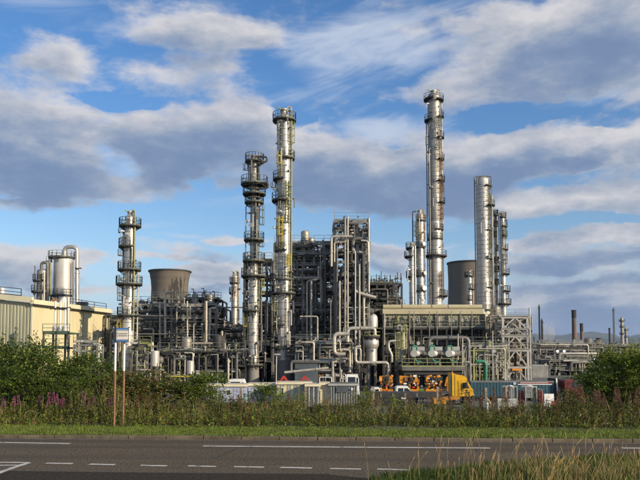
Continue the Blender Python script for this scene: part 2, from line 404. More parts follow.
tar = mat('tar_seam', (.035,.033,.031), .8, 0, .2, 4)
patch = mat('shade_darkened_asphalt', (.044,.035,.025), .95, 0, .35, 14, .5, (1,1,1), (.12,.095,.065), .6, .68, spec=.15)
for nm, pts, w in [('lane_marking', [(-90, 441.2), (-45, 441.8), (70, 443.8)], .15), ('lane_marking', [(203, 446.2), (340, 447.3), (490, 448.3)], .15), ('lane_marking', [(622, 448.2), (760, 448.8)], .15)]:
    ground_strip(nm, pts, w, .005, paint)
for x0, y0, x1, y1 in [(46,463.3,73,463.8),(89.5,464.3,115,464.9),(140.5,465.5,167,466.1),(188,466.1,216,466.7),(234,466.8,264,467.4),(280,467.5,312,468.3),(330,468.7,361,469.4),(377,469.2,410,470.2)]:
    ground_strip('edge_dash', [(x0, y0), (x1, y1)], .12, .005, paint)
ground_strip('hatch_marking', [(-60, 462.2), (29, 462.7)], .11, .005, paint)
ground_strip('hatch_marking', [(-60, 466.0), (19, 465.4)], .09, .005, paint)
ground_strip('hatch_marking', [(28.5, 463.1), (12, 468.5), (-14, 478)], .12, .009, paint)
ground_strip('tar_seam', [(237, 448.5), (228, 452.5), (215, 458)], .05, .004, tar)
ground_strip('tar_seam', [(-60, 470.3), (120, 472.6), (330, 474.2)], .04, .004, tar)
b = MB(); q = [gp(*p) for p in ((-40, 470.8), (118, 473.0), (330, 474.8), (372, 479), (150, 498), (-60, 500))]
b.add([(p.x, p.y, .0035) for p in q], [tuple(range(6))]); structure(b.build('asphalt_patch', patch))  # shaded band across the near road, painted as a darker sheet
# channel grit along the kerb
ground_strip('kerb_channel', [(-120, 438.0), (320, 441.0), (760, 444.6)], .22, .003, mat('kerb_grit', (.10,.085,.066), .95, 0, .3, 5, .2))
# kerb of separate stones
kerb = structure(MB().build('kerb', M['concs']))
kerbm = mat('kerb_stone', (.115,.092,.06), .9, 0, .3, 2.5, .2, (1,1,1), (.06,.052,.03), .55, .7)
kb = MB(); L = .895
kb.prism([(.0, -.12), (.125, -.12), (.125, .085), (.03, .085), (.012, .078), (.0, .06)], -L/2, L/2, 'X')
k0 = kb.build('kerb_stone', kerbm, kerb); ang = -math.atan(SL)
for i in range(-26, 27):
    o = k0 if i == -26 else k0.copy()
    if i > -26: COL.objects.link(o); o.parent = kerb
    x = i*.915*math.cos(ang)+.4
    o.location = (x, rs(x, 16.46)+rnd.uniform(-.006, .006), rnd.uniform(-.01, .008)); o.rotation_euler = (rnd.uniform(-.02, .02), 0, ang+rnd.uniform(-.006, .006))
# near-side verge (raised earth under the grass at the lower right)
vp = [gp(*p) for p in ((372, 481.5), (430, 475.5), (500, 468), (570, 462.5), (650, 458.5), (760, 454))]
b = MB(); vs = []
for p in vp: vs += [(p.x, p.y, .006), (p.x+.12, p.y-.25, .06), (p.x+1.5, 8.0, .10), (p.x+2, 4.0, .12)]
b.add(vs, [(i*4+j, i*4+j+1, i*4+j+5, i*4+j+4) for i in range(5) for j in range(3)])
structure(b.build('near_verge', mat('verge_soil', (.045,.042,.02), .95, 0, .3, 3, .2)))
# hills on the skyline
def hill(name, prof, Y, m_, depth=2500):
    b = MB(); vs = []; k = 5
    pts = []
    for (x0, y0), (x1, y1) in zip(prof, prof[1:]):
        for i in range(10):
            t = i/10; t2 = t*t*(3-2*t); pts.append((x0+(x1-x0)*t, y0+(y1-y0)*t2))
    pts.append(prof[-1])
    for px, py in pts:
        top = at(px, py, Y); top.z += 22*mnoise.noise(Vector((px*.06, 3, Y)))
        for j in range(k+1):
            t = j/k; zz = GZ-2+(top.z-GZ+2)*(1-(1-t)**1.7)*(1+.06*mnoise.noise(Vector((px*.05, j*.9, Y))))if j < k else top.z
            vs.append((top.x*(1-.12*(1-t)), Y-depth*(1-t), zz))
        vs.append((top.x*1.1, Y+depth, GZ-2))
    n = k+2
    b.add(vs, [(i*n+j, i*n+j+1, (i+1)*n+j+1, (i+1)*n+j) for i in range(len(pts)-1) for j in range(n-1)], True)
    return structure(b.build(name, m_))
hm = mat('hill_moorland', (.045,.055,.035), .95, 0, .3, .0012, 0, (1,1,1), (.10,.09,.05), .5, .62)
hill('hills', [(-700, 349), (-400, 345), (-150, 340), (40, 343), (180, 338), (250, 333), (300, 330), (380, 338), (470, 336), (520, 333), (560, 335), (578, 333), (592, 331.2), (606, 333.5), (622, 337), (640, 334.5), (700, 329), (800, 331), (1000, 340), (1400, 348)], 15000, hm)
hill('foothills', [(-700, 351), (-300, 349), (0, 348), (250, 346), (450, 345), (540, 346), (585, 341), (600, 338.5), (640, 338), (720, 342), (900, 348), (1400, 351)], 9500, hm, 1800)

def haze():
    b = MB(); b.bb(-30000, 30000, -2000, 20500, -7.5, 620)
    m = bpy.data.materials.new('pale_air'); m.use_nodes = True; n = NT(m.node_tree); n.n.remove(n.n['Principled BSDF'])
    v = n.new('ShaderNodeVolumePrincipled', {'Color': (.55, .72, 1, 1), 'Density': 3.0e-5, 'Anisotropy': .1}); n.l.new(v.outputs[0], n.n['Material Output'].inputs['Volume'])
    o = b.build('haze', m); o['kind'] = 'stuff'; o['label'] = 'pale blue haze over the far hills'; o['category'] = 'haze'
haze()
# ------------------------------------------------------------------ process plant builders
def mpp(Y): return Y/F                        # metres per photo pixel at distance Y (near enough)
def railing(b, pts, h=1.1, t=.05, closed=False, every=1.6):
    "posts and two rails along a polyline"
    P = [Vector(p) for p in pts]
    if closed: P.append(P[0])
    for a, c in zip(P, P[1:]):
        for hh in (h, h*.52): b.bar(a+Vector((0, 0, hh)), c+Vector((0, 0, hh)), t)
        b.bar(a+Vector((0, 0, .08)), c+Vector((0, 0, .08)), t*.5, .15)
        n = max(1, int((c-a).length/every))
        for i in range(n+1):
            p = a+(c-a)*i/n; b.bar(p, p+Vector((0, 0, h)), t)
def ladder(parent, x, y, z0, z1, m_, w=.42, cage=True, ang=-math.pi/2, name='ladder'):
    b = MB(); dx, dy = math.cos(ang), math.sin(ang); tx, ty = -dy, dx
    for s in (-1, 1): b.bar((x+tx*w/2*s, y+ty*w/2*s, z0), (x+tx*w/2*s, y+ty*w/2*s, z1), .08)
    z = z0
    while z < z1: b.bar((x-tx*w/2, y-ty*w/2, z), (x+tx*w/2, y+ty*w/2, z), .05); z += .45
    if cage:
        r = .42; cx, cy = x+dx*.35, y+dy*.35; z = z0+2.0; K = 8; A = [ang-2.2+4.4*i/K for i in range(K+1)]
        while z <= z1+.1:
            P = [(cx+r*math.cos(a), cy+r*math.sin(a), z) for a in A]
            for p, q in zip(P, P[1:]): b.bar(p, q, .04, .10)
            z += 1.1
        for a in A[::2]: b.bar((cx+r*math.cos(a), cy+r*math.sin(a), z0+2), (cx+r*math.cos(a), cy+r*math.sin(a), z1), .06)
    return b.build(name, m_, parent)
def shell_prof(z0, z1, r, pitch=.95, band=.006, hb=.035):
    p = [(r, z0)]; z = z0+pitch
    while z < z1-.3:
        p += [(r, z-hb), (r*(1+band)+.005, z-hb+.005), (r*(1+band)+.005, z+hb-.005), (r, z+hb)]; z += pitch
    return p+[(r, z1)]
def dome_prof(z, r, h, n=5): return [(r*math.cos(math.pi/2*i/n), z+h*math.sin(math.pi/2*i/n)) for i in range(n)]+[(.02, z+h)]
def column(name, label, px, Y, segs, plats=(), lads=(), pipes=(), mans=(), top=None, shell='clad', skirt=None, group=None, platm='deck', railm='rail', fit=8, seed=0, zbase=GZ):
    """segs: (py_top, py_bottom, half width px, material?) ; plats: (py, px_left, px_right)
       lads: (px, py_top, py_bottom, material) ; pipes: (px, py_top, py_bottom, half width px, material)"""
    rr = random.Random(seed*7+3); mp = mpp(Y)
    base = at(px, segs[-1][1], Y); base.z = zbase
    t = thing(name, label, 'column', base, group); cx, cy = base.x, base.y
    zz = lambda py: at(px, py, Y).z
    def rad_at(py):
        for s in segs:
            if s[0]-.5 <= py <= s[1]+.5: return s[2]*mp
        return segs[-1][2]*mp
    for i, s in enumerate(segs):
        r = s[2]*mp; z1 = zz(s[0]); z0 = zz(s[1]) if i < len(segs)-1 or skirt else zbase
        pr = shell_prof(z0, z1, r)
        if i == 0: pr = pr[:-1]+dome_prof(z1, r, r*.7)
        elif abs(segs[i-1][2]-s[2]) > .3: pr = pr+[(segs[i-1][2]*mp, z1+.5)]
        MB().lathe((cx, cy, 0), pr, 28).build('shell', M[s[3] if len(s) > 3 else shell], t)
        b = MB(); q = z0+.5; stp = max(.95, (z1-z0)/60)
        while q < z1-.2:
            k_ = .035*max(1, Y/150); b.add([(cx+(r+.03)*math.cos(6.2832*i_/28), cy+(r+.03)*math.sin(6.2832*i_/28), q+s_) for s_ in (-k_, k_) for i_ in range(28)], [(i_, (i_+1) % 28, 28+(i_+1) % 28, 28+i_) for i_ in range(28)], True); q += stp*rr.choice([1, 1, 1, 2])
        if b.v: b.build('insulation_bands', M['pipeg'], t, kind='stuff')
    if skirt:
        z1 = zz(segs[-1][1]); r = segs[-1][2]*mp*1.05
        b = MB(); b.lathe((cx, cy, 0), [(r*1.12, zbase), (r*1.05, zbase+1), (r, z1)], 24)
        b.build('skirt', M[skirt], t)
    if top:
        z1 = zz(segs[0][0])+segs[0][2]*mp*.6; b = MB(); r = segs[0][2]*mp
        b.cyl((cx, cy, z1-.2), (cx, cy, z1+top*mp*.5), r*.32, 12); b.cyl((cx, cy, z1+top*mp*.5), (cx, cy, z1+top*mp*.5+.25), r*.45, 12)
        b.tube([(cx+r*.4, cy-.1, z1-.4), (cx+r*.4, cy-.1, z1+top*mp), (cx+r*.9, cy-.1, z1+top*mp), (cx+r*.9, cy-.1, z1-.8)], .14, 6)
        b.build('overhead_nozzle', M['pipe'], t)
        b = MB(); b.tube([(cx-r*.5, cy, z1-.6), (cx-r*.5, cy, z1+top*mp*.85), (cx-r*1.1, cy-.2, z1+top*mp*.95)], .09, 6, bend=.5); b.build('davit', M['ygr'], t)
    for (py, xl, xr) in plats:
        r = rad_at(py)*1.0; z = zz(py); L_ = (px-xl)*mp; R_ = (xr-px)*mp; Ro = max(L_, R_)
        if abs(L_-R_) < .45*Ro*.9 and min(L_, R_) > r+.2: a0, a1 = 0, 2*math.pi
        elif R_ > L_:
            k = max(-1, min(1, -L_/Ro)); e = math.acos(k); a0, a1 = -e*.9-.05, e*.55
            if L_ > 0: a0 = -math.acos(k)
        else:
            k = max(-1, min(1, -R_/Ro)); e = math.acos(k); a0, a1 = math.pi-e*.55, math.pi+e
        b = MB(); b.sector((cx, cy, z), r*.98, Ro, a0, a1, -.09, .04, 22)
        nb = 6 if a1-a0 < 4 else 10
        for i in range(nb):
            a = a0+(a1-a0)*(i+.5)/nb; c_, s_ = math.cos(a), math.sin(a)
            b.bar((cx+c_*Ro*.95, cy+s_*Ro*.95, z-.12), (cx+c_*r, cy+s_*r, z-min(.7, (Ro-r))), .07)
            b.bar((cx+c_*Ro*.97, cy+s_*Ro*.97, z-.2), (cx+c_*r, cy+s_*r, z-.2), .09)
        pl = b.build('platform', M[platm], t)
        b = MB(); n = max(4, int(18*(a1-a0)/6.28)); P = [(cx+(Ro-.05)*math.cos(a0+(a1-a0)*i/n), cy+(Ro-.05)*math.sin(a0+(a1-a0)*i/n), z+.05) for i in range(n+1)]
        railing(b, P, 1.15, .06, every=2); b.build('handrail', M[railm], pl)
    for (lx, p0, p1, m_) in lads:
        r = rad_at((p0+p1)/2)+.12; dx = (lx-px)*mp; dx = max(-r, min(r, dx)); dy = -math.sqrt(max(0, r*r-dx*dx)); ang = math.atan2(dy, dx)
        ladder(t, cx+dx, cy+dy, zz(p1), zz(p0), M[m_], ang=ang)
    for (lx, p0, p1, hw, m_) in pipes:
        r = rad_at((p0+p1)/2)+hw*mp+.12; dx = (lx-px)*mp; dxx = max(-r, min(r, dx)); dy = -math.sqrt(max(0, r*r-dxx*dxx)); z1, z0 = zz(p0), zz(p1)
        rs_ = rad_at(p0+1)*.7/max(r, .01)
        b = MB(); b.tube([(cx+dx*rs_, cy+dy*rs_, z1), (cx+dx, cy+dy, z1), (cx+dx, cy+dy, z0), (cx+dx*rs_, cy+dy*rs_, z0)], hw*mp, 8)
        z = z0+1
        while z < z1-1: b.bar((cx+dx*.8, cy+dy*.8, z), (cx+dx, cy+dy, z), .12); z += 4.5
        b.build('pipe', M[m_], t)
    for (mx, my, hw) in mans:
        r = rad_at(my); dx = (mx-px)*mp; dx = max(-r*.97, min(r*.97, dx)); dy = -math.sqrt(r*r-dx*dx); z = zz(my); k = 1+.45/r; q = hw*mp
        b = MB(); b.cyl((cx+dx*.9, cy+dy*.9, z), (cx+dx*k, cy+dy*k, z), q*.8, 12); b.cyl((cx+dx*k, cy+dy*k, z), (cx+dx*(k+.15/r), cy+dy*(k+.15/r), z), q, 12)
        b.build('manway', M['cladw'], t)
    if fit:
        b = MB(); ztop, zb = zz(segs[0][0]), zz(segs[-1][1])
        for i in range(fit):
            z = rr.uniform(zb, ztop); a = rr.uniform(-2.9, -.3); py_ = 352-(z-CAMZ)/mp; r = rad_at(py_)
            c_, s_ = math.cos(a), math.sin(a); q = rr.uniform(.08, .2); e = rr.uniform(.3, .7)
            b.m(rr.choice([0, 0, 1])); b.cyl((cx+c_*r*.95, cy+s_*r*.95, z), (cx+c_*(r+e), cy+s_*(r+e), z), q, 7)
            if rr.random() < .5: b.cyl((cx+c_*(r+e), cy+s_*(r+e), z), (cx+c_*(r+e), cy+s_*(r+e), z-rr.uniform(.6, 2.5)), q*.7, 6)
        b.build('small_nozzles', [M['pipeg'], M['cladw']], t, kind='stuff')
    return t
def vessel(name, label, cat, px, Y, py_top, py_base, hw, m_='clad', leg=True, group=None, band=True, dome=.5, parts=None, pipe_m='pipe'):
    mp = mpp(Y); base = at(px, py_base, Y); zt = at(px, py_top, Y).z; r = hw*mp; cx, cy = base.x, base.y; z0 = base.z
    t = thing(name, label, cat, (cx, cy, GZ), group)
    pr = shell_prof(z0, zt-r*dome, r, 1.0) if band else [(r, z0), (r, zt-r*dome)]
    MB().lathe((cx, cy, 0), [(.3*r, z0-r*.35), (r*.8, z0-r*.2)]+pr[:-1]+dome_prof(zt-r*dome, r, r*dome), 24).build('shell', M[m_], t)
    if z0-r*.3 > GZ+.3:
        for a in (.8, 2.35, 3.9, 5.5): stick('leg', (cx+r*.85*math.cos(a), cy+r*.85*math.sin(a), GZ), (cx+r*.85*math.cos(a), cy+r*.85*math.sin(a), z0+.4), .22, .22, M['steelg'], t)
    return t
def run(name, label, pts, hw, m_='pipe', cat='pipe', group=None, props=(), flanges=True, n=10):
    "pipe run given as (px,py,Y) points"
    P = [at(*p) for p in pts]; r = hw*mpp(pts[0][2]); b = MB(); b.tube(P, r, n, bend=r*2.4)
    o = b.build(name, M[m_])
    if label: tag(o, label, cat, group)
    if flanges:
        for a, c in zip(P, P[1:]):
            L_ = (c-a).length
            if L_ > r*9:
                for t in (.5,) if L_ < 12 else (.25, .75):
                    p = a+(c-a)*t; d = (c-a).normalized()*.07; MB().cyl(p-d, p+d, r*1.35, n).build('flange', M[m_], o)
    for (px, py, Y) in props:
        p = at(px, py, Y); stick('support', (p.x, p.y, GZ), (p.x, p.y, p.z-r*.8), .2, .2, M['steelg'], o)
    return o
def frame(name, label, px0, px1, Y0, Y1, levels, nx, ny, steel='steel', deckp=.6, npipe=20, nvert=10, nfit=120, ndrum=3, seed=1, rails=True, brace=.3, pal=('piped','piped','pipeg','piped','pipeg','pipe'), fpal=('steel','pipeg','piped','piped','pipe'), wpost=.34, group=None, cat='process structure', railm='rail', ref=None, drumm=('cladd','piped','pipeg'), fs=1.0, beamh=.38):
    rr = random.Random(seed); yr = ref or Y0
    X0 = at(px0, 340, yr).x; X1 = at(px1, 340, yr).x; Zs = [at(320, p, yr).z for p in levels]
    t = thing(name, label, cat, ((X0+X1)/2, Y0, GZ), group)
    xs = [X0+(X1-X0)*i/nx for i in range(nx+1)]; ys = [Y0+(Y1-Y0)*j/ny for j in range(ny+1)]
    S = M[steel]
    for j, y in enumerate(ys):
        for x in xs: stick('post', (x, y, GZ), (x, y, Zs[0]), wpost, wpost, S, t)
    for z in Zs:
        for j, y in enumerate(ys):
            for a, c in zip(xs, xs[1:]):
                if j < ny or rr.random() < .7: stick('beam', (a, y-.01, z), (c, y-.01, z), .25, beamh, S, t)
        for x in xs:
            stick('cross_beam', (x, ys[0], z-.02), (x, ys[-1], z-.02), beamh*.9, .22, S, t)
        for a, c in zip(xs, xs[1:]):
            for y0, y1 in zip(ys, ys[1:]):
                if rr.random() < deckp: slab('deck', a+.1, c-.1, y0+.1, y1-.1, z+beamh*.5, z+beamh*.5+.08, M['deck'], t)
    for k in range(len(Zs)-1):
        for a, c in zip(xs, xs[1:]):
            if rr.random() < brace:
                if rr.random() < .5: stick('brace', (a, Y0-.02, Zs[k]), (c, Y0-.02, Zs[k+1]), .16, .16, S, t)
                else:
                    m_ = (a+c)/2; stick('brace', (a, Y0-.02, Zs[k+1]), (m_, Y0-.02, Zs[k]), .16, .16, S, t); stick('brace', (c, Y0-.02, Zs[k+1]), (m_, Y0-.02, Zs[k]), .16, .16, S, t)
        if rails and rr.random() < .85:
            b = MB(); railing(b, [(X0, Y0-.2, Zs[k]+.25), (X1, Y0-.2, Zs[k]+.25)], 1.1, .055, every=1.5); b.build('handrail', M[railm], t)
    bot = GZ+1
    for i in range(npipe):
        z = rr.choice(Zs[1:] if len(Zs) > 1 else Zs)+rr.uniform(.4, 2.4)*rr.choice([1, 1, -.4]); y = rr.uniform(Y0-.6, Y1) if rr.random() < .6 else Y0-rr.uniform(.2, .8)
        a = rr.uniform(X0, X1*.6+X0*.4); c = min(X1, a+rr.uniform(2.5, (X1-X0)*.8)); r = rr.choice([.07, .09, .12, .16, .2, .26])*fs
        P = [(a, y, z), (c, y, z)]
        q = rr.random()
        if q < .45: P = P+[(c, y, max(bot, z-rr.uniform(1.5, 6)))]
        elif q < .6: P = P+[(c, y, min(Zs[0], z+rr.uniform(1, 3)))]
        if rr.random() < .35: P = [(a, y, max(bot, z-rr.uniform(1.2, 4)))]+P
        if rr.random() < .3: P = P+[(P[-1][0], y+rr.uniform(1, 4), P[-1][2])]
        MB().tube(P, r, 7, bend=r*2.4, seg=3).build('pipe', M[rr.choice(pal)], t)
    for i in range(nvert):
        x = rr.uniform(X0, X1); y = Y0-rr.uniform(.1, .8) if rr.random() < .6 else rr.uniform(Y0, Y1); r = rr.choice([.06, .08, .1, .14, .2])*fs
        z1 = rr.choice(Zs[1:] or Zs)+rr.uniform(.5, 2); z0 = max(GZ, z1-rr.uniform(3, 16))
        dx = rr.uniform(-2, 2)
        MB().tube([(x, y, z0), (x, y, z1), (min(X1, max(X0, x+dx)), y, z1)], r, 7, bend=r*2.4, seg=3).build('riser_pipe', M[rr.choice(pal)], t)
    for i in range(ndrum):
        z = rr.choice(Zs[1:] or Zs); r = rr.uniform(.5, 1.0)*fs; x = rr.uniform(X0+2, X1-2); y = rr.uniform(Y0+1, (Y0+Y1)/2); m_ = M[rr.choice(drumm)]
        b = MB()
        if rr.random() < .55:
            L_ = rr.uniform(1.5, 3.2); b.lathe((x, y, z+r+.6), [(.05, -L_-r*.4), (r*.75, -L_-r*.2), (r, -L_)]+[(r, L_), (r*.75, L_+r*.2), (.05, L_+r*.4)], 16, 'X')
            for s in (-1, 1): b.box((x+s*L_*.6, y, z+.4), (.3, r*1.4, .9))
        else:
            H = rr.uniform(2, 4.5); b.lathe((x, y, z+.5), [(.05, -.1), (r*.8, 0), (r, .25), (r, H), (r*.75, H+r*.3), (.05, H+r*.45)], 16)
            for s in (-1, 1): b.bar((x+s*r*.8, y, z), (x+s*r*.8, y, z+.9), .15)
        b.build('drum', m_, t)
    # many small valves, flanges, lamps, brackets and cable trays: one joined part
    b = MB(); pm = [M[p] for p in fpal]
    for i in range(nfit):
        b.m(rr.randrange(len(pm))); z = rr.choice(Zs)+rr.uniform(.2, 2.6)*rr.choice([1, 1, -.5]); x = rr.uniform(X0, X1); y = rr.uniform(Y0-.8, Y0+(Y1-Y0)*.7)
        if z > Zs[0]: z = Zs[0]+(z-Zs[0])*.22
        if rr.random() < .25: z = rr.uniform(bot, Zs[-1])
        q = rr.random(); e = rr.uniform(.12, .4)*fs
        if q < .3: b.box((x, y, z), (e*rr.uniform(.6, 2.5), e, e*rr.uniform(.6, 2)))
        elif q < .55: b.cyl((x, y-e, z), (x, y+e, z), e*.8, 8)
        elif q < .75: b.cyl((x, y, z-e*2), (x, y, z+e*2), e*.35, 6); b.cyl((x, y, z+e*1.2), (x, y, z+e*1.4), e, 8)
        elif q < .9:
            L_ = rr.uniform(.8, 3); x = min(x, X1-L_); b.tube([(x, y, z), (x+L_, y, z), (x+L_, y, z-rr.uniform(.5, 2))], rr.uniform(.04, .1), 5, seg=2)
        else: b.bar((x, y, z), (min(X1, max(X0, x+rr.uniform(-3, 3))), y, z), .08, .3)
    b.build('small_fittings', pm, t, kind='stuff')
    return t
# ------------------------------------------------------------------ cooling towers
def cooling_tower(label, px, Y, rows, stain):
    "rows: (py, half width px) from the rim down"
    mp = mpp(Y); prof = [(hw*mp*(1+.0), at(px, py, Y).z) for py, hw in rows]; c = at(px, rows[0][0], Y)
    t = thing('cooling_tower', label, 'cooling tower', (c.x, Y, GZ))
    pts = sorted((z, r) for r, z in prof); z0, z1 = pts[0][0], pts[-1][0]; fine = []
    for (za, ra), (zb, rb) in zip(pts, pts[1:]):
        for i in range(6): k = i/6; fine.append((ra+(rb-ra)*(k*k*(3-2*k)), za+(zb-za)*k))
    fine.append((pts[-1][1], pts[-1][0]))
    rT, zT = fine[-1]
    MB().lathe((c.x, Y, 0), [(fine[0][0], GZ)]+fine+[(rT-.6, zT)]+[(r_-1.0, z_) for r_, z_ in fine[::-1][2:]]+[(fine[0][0]-3, GZ)], 72).build('shell', M['conc'], t)
    b = MB(); b.sector((c.x, Y, zT), rT-.9, rT+.8, 0, 2*math.pi, -1.0, .25, 72); b.build('rim', M['soot'], t)
    b = MB()                                        # faint casting lifts
    for i in range(2, len(fine)-2, 2): b.sector((c.x, Y, fine[i][1]), fine[i][0]-.3, fine[i][0]+.10, 0, 2*math.pi, -.15, .15, 72)
    b.build('casting_joint', M['conc'], t)
    if stain:                                        # dark moss/soot runs below the rim
        b = MB(); rr = random.Random(5)
        for i in range(60):
            a = -math.pi/2+.25+rr.gauss(.32, .20); z = rr.uniform(z1-34, z1-16); r = [q for q in fine if q[1] <= z][-1][0]+.25; w = rr.uniform(.006, .02); h = rr.uniform(4, 13); z2 = min(zT-3, z+h)
            r2 = [q for q in fine if q[1] <= z2][-1][0]+.35
            rz = lambda q_: float(np.interp(q_, [g_[1] for g_ in fine], [g_[0] for g_ in fine]))+.3
            r = rz(z); r2 = rz(z2); rm = rz((z+z2)/2)
            vs = [(c.x+r_*math.cos(a_), Y+r_*math.sin(a_), z_) for a_, r_, z_ in ((a-w*.3, r, z), (a+w*.3, r, z), (a+w, rm, (z+z2)/2), (a+w*.4, r2, z2), (a-w*.4, r2, z2), (a-w, rm, (z+z2)/2))]
            b.add(vs, [tuple(range(6))])
        b.build('soot_streaks', M['soot'], t, kind='stuff')
cooling_tower('concrete cooling tower with dark stain behind the left pipework, seen against pale sky', 170, 700, [(271.3, 20.6), (276, 19.5), (282, 18.5), (289, 18), (300, 18.3), (315, 20), (335, 24), (352, 28)], True)
cooling_tower('concrete cooling tower between the tallest column and the thick silver column on the right', 469, 660, [(263, 21.3), (270, 21.1), (280, 20.8), (292, 20.9), (305, 21.5), (325, 24), (352, 29)], False)
# ------------------------------------------------------------------ columns
column('distillation_column', 'silver column with four ring platforms beside the cream building', 127.6, 100,
  [(218, 228, 4.6), (228, 300, 5.6), (300, 352, 5.6, 'cladw'), (352, 372, 5.8, 'cladw')],
  [(226.5, 116.5, 138), (247, 116.5, 134.5), (270, 116, 138.5), (284.5, 114.5, 138), (315.5, 117, 139)],
  [(121, 228, 246, 'rail'), (121, 249, 269, 'rail'), (121, 286, 314, 'rail'), (121, 318, 350, 'yel')],
  [(133.6, 212, 330, .9, 'ygr'), (131, 249, 283, .7, 'piped'), (136.5, 272, 340, .8, 'pipe')], [(124, 280, 1.6), (129, 312, 1.5)], top=5, seed=1, fit=24, shell='clad')
column('distillation_column', 'darker narrow column with crowded pipe loops at its head, left of the tall silver column', 253.3, 100,
  [(162, 187, 5.3, 'cladd'), (187, 205, 4.7, 'cladd'), (205, 262, 4.0, 'cladd'), (262, 276, 4.1, 'cladd'), (276, 352, 5.0), (352, 362, 5.4)],
  [(162, 245.5, 263), (184.8, 242, 267), (194.5, 241.5, 263), (203, 243.5, 262), (240.5, 243, 262.5), (261.5, 242, 263), (276.5, 240.5, 263), (311, 242, 260), (365, 243, 262)],
  [(259.5, 205, 238, 'rail'), (259.5, 242, 260, 'rail'), (246, 312, 340, 'yel'), (247, 163, 183, 'rail'), (259, 280, 308, 'ygr')],
  [(258, 160, 200, 1.0, 'piped'), (245, 206, 352, .5, 'pipeg'), (261, 262, 352, .8, 'pipeg'), (255.5, 208, 258, .8, 'piped')],
  [(252, 226.5, 2.4), (251, 272, 2.8), (252, 307, 2.6), (246, 360, 2)], top=4, skirt='concs', seed=2, fit=40)
MP = mpp(100)
run('overhead_loop', 'fat dark pipe loop curling out of the head of the narrow dark column', [(255, 156.5, 98.6), (267, 157, 98.6), (267, 161.5, 98.6), (257, 163.5, 98.6)], 1.0, 'piped', group=None)
run('overhead_loop', 'dark pipe bend jutting right below the upper platform of the narrow dark column', [(256, 183.5, 98.4), (268, 182.5, 98.4), (268, 188, 98.4), (256, 189, 98.4)], 1.1, 'piped')
column('distillation_column', 'tall silver column with yellow ladders standing centre left', 283.6, 104,
  [(119, 201, 7.5), (201, 292, 7.3), (292, 350, 6.3), (350, 360, 6.8)],
  [(121, 271.5, 294.5), (159, 280, 294.5), (180, 272, 283), (201.3, 271, 288), (223.8, 279.5, 291.5), (251, 274, 287), (280, 275.5, 294), (293.5, 271.5, 294), (325, 274, 285), (348.5, 274, 293)],
  [(280.5, 124, 158, 'rail'), (280, 154, 179, 'yel'), (275, 182, 200, 'ygr'), (281, 218, 249, 'yel'), (287.5, 182, 222, 'ygr'), (287, 254, 279, 'yel'), (276, 296, 324, 'ygr'), (290, 124, 157, 'ygr')],
  [(291.2, 112, 300, .8, 'ygr'), (289.3, 122, 292, .35, 'pipe'), (276.5, 203, 292, .5, 'pipeg'), (286.5, 300, 346, .5, 'pipeg')], [(285, 249.5, 1.3), (286, 283, 1.5), (284, 290, 1.5), (279, 345, 1.6)], top=8, skirt='concs', seed=3, fit=44)
column('distillation_column', 'slim rust-topped column standing behind pipework left of the narrow dark column', 234.2, 150,
  [(277, 298, 3.3, 'rusty'), (298, 352, 3.4)], [(283, 229, 238.5), (293, 228.5, 236)], [], [(238.5, 272, 330, .6, 'pipe')], [], top=4, seed=4, fit=10)
column('distillation_column', 'tallest column on the plant with stepped side platforms and rusty brackets', 436.5, 150,
  [(97.5, 222, 6.6, 'cladd'), (222, 300, 6.8, 'clad'), (300, 352, 6.8)],
  [(100, 426, 434), (101, 437, 446.5), (117.5, 440, 446.5), (121, 426.5, 433), (138.5, 438, 446.5), (160, 439, 446.5), (181.5, 438, 446.8), (203, 440, 446.8), (230, 434, 445), (239.5, 428.5, 444), (256.5, 427, 448), (296, 439, 448.5)],
  [(440, 118, 137, 'rail'), (440, 140, 159, 'rail'), (441, 160, 180, 'rustp'), (441, 183, 202, 'rustp'), (441, 205, 229, 'rustp'), (440.5, 272, 295, 'rustp')],
  [(428.6, 121, 352, .5, 'piped'), (430.3, 150, 352, .9, 'pipeg'), (444, 104, 250, .6, 'rusty'), (433.5, 262, 352, .5, 'pipeg'), (443.5, 258, 300, .6, 'rustp')], [(433, 188.5, 1.3), (441.5, 176, 1.1)], top=4, seed=5, fit=40, railm='piped')
column('distillation_column', 'mid height column with a rust stained head just left of the tallest column', 421.2, 146,
  [(216, 240, 4.5, 'rusty'), (240, 352, 3.8, 'clad')], [(221, 417, 427.5), (247.5, 416, 427), (276, 416, 426.5), (291, 416, 427)],
  [(417.5, 222, 246, 'rail'), (417.5, 249, 275, 'rail')], [(413.8, 211.5, 352, .6, 'piped'), (425.5, 214, 300, .6, 'rusty')], [(423, 244.5, 2.0), (423.5, 273.5, 2.0), (423, 288.5, 2.6)], top=4, seed=6, fit=18)
column('distillation_column', 'short slender column at the left end of the right hand group of columns', 412.6, 140,
  [(247, 352, 2.9, 'clad')], [(248.5, 406.5, 413), (257, 405, 413), (277, 406.5, 412)], [], [(415.6, 246, 352, .7, 'pipe')], [], top=2.5, seed=7, fit=10)
column('distillation_column', 'slim column with one stepped platform standing before the right cooling tower', 470.2, 170,
  [(275, 352, 2.7, 'clad')], [(276, 466, 475), (289, 468, 476), (300, 467, 474)], [], [(473.8, 272, 340, .5, 'pipe')], [], top=3, seed=8, fit=8)
column('distillation_column', 'thick smooth silver column right of the tallest column', 485.0, 150,
  [(181, 352, 6.9, 'clad')], [(186.5, 485, 494.5), (206, 489, 497), (230.5, 486.5, 494), (259, 486.5, 494), (287.5, 487, 494), (310, 484, 494)], [(489.5, 187, 229, 'rail'), (489.8, 232, 258, 'rail'), (489.5, 261, 286, 'rail')],
  [(476.8, 177, 330, .55, 'pipeg'), (493.2, 196, 352, 1.3, 'cladd')], [(491.5, 229, 2.0), (491, 258, 2.0), (491.5, 286, 1.8), (483.5, 245, .8)], top=None, seed=9, fit=10)
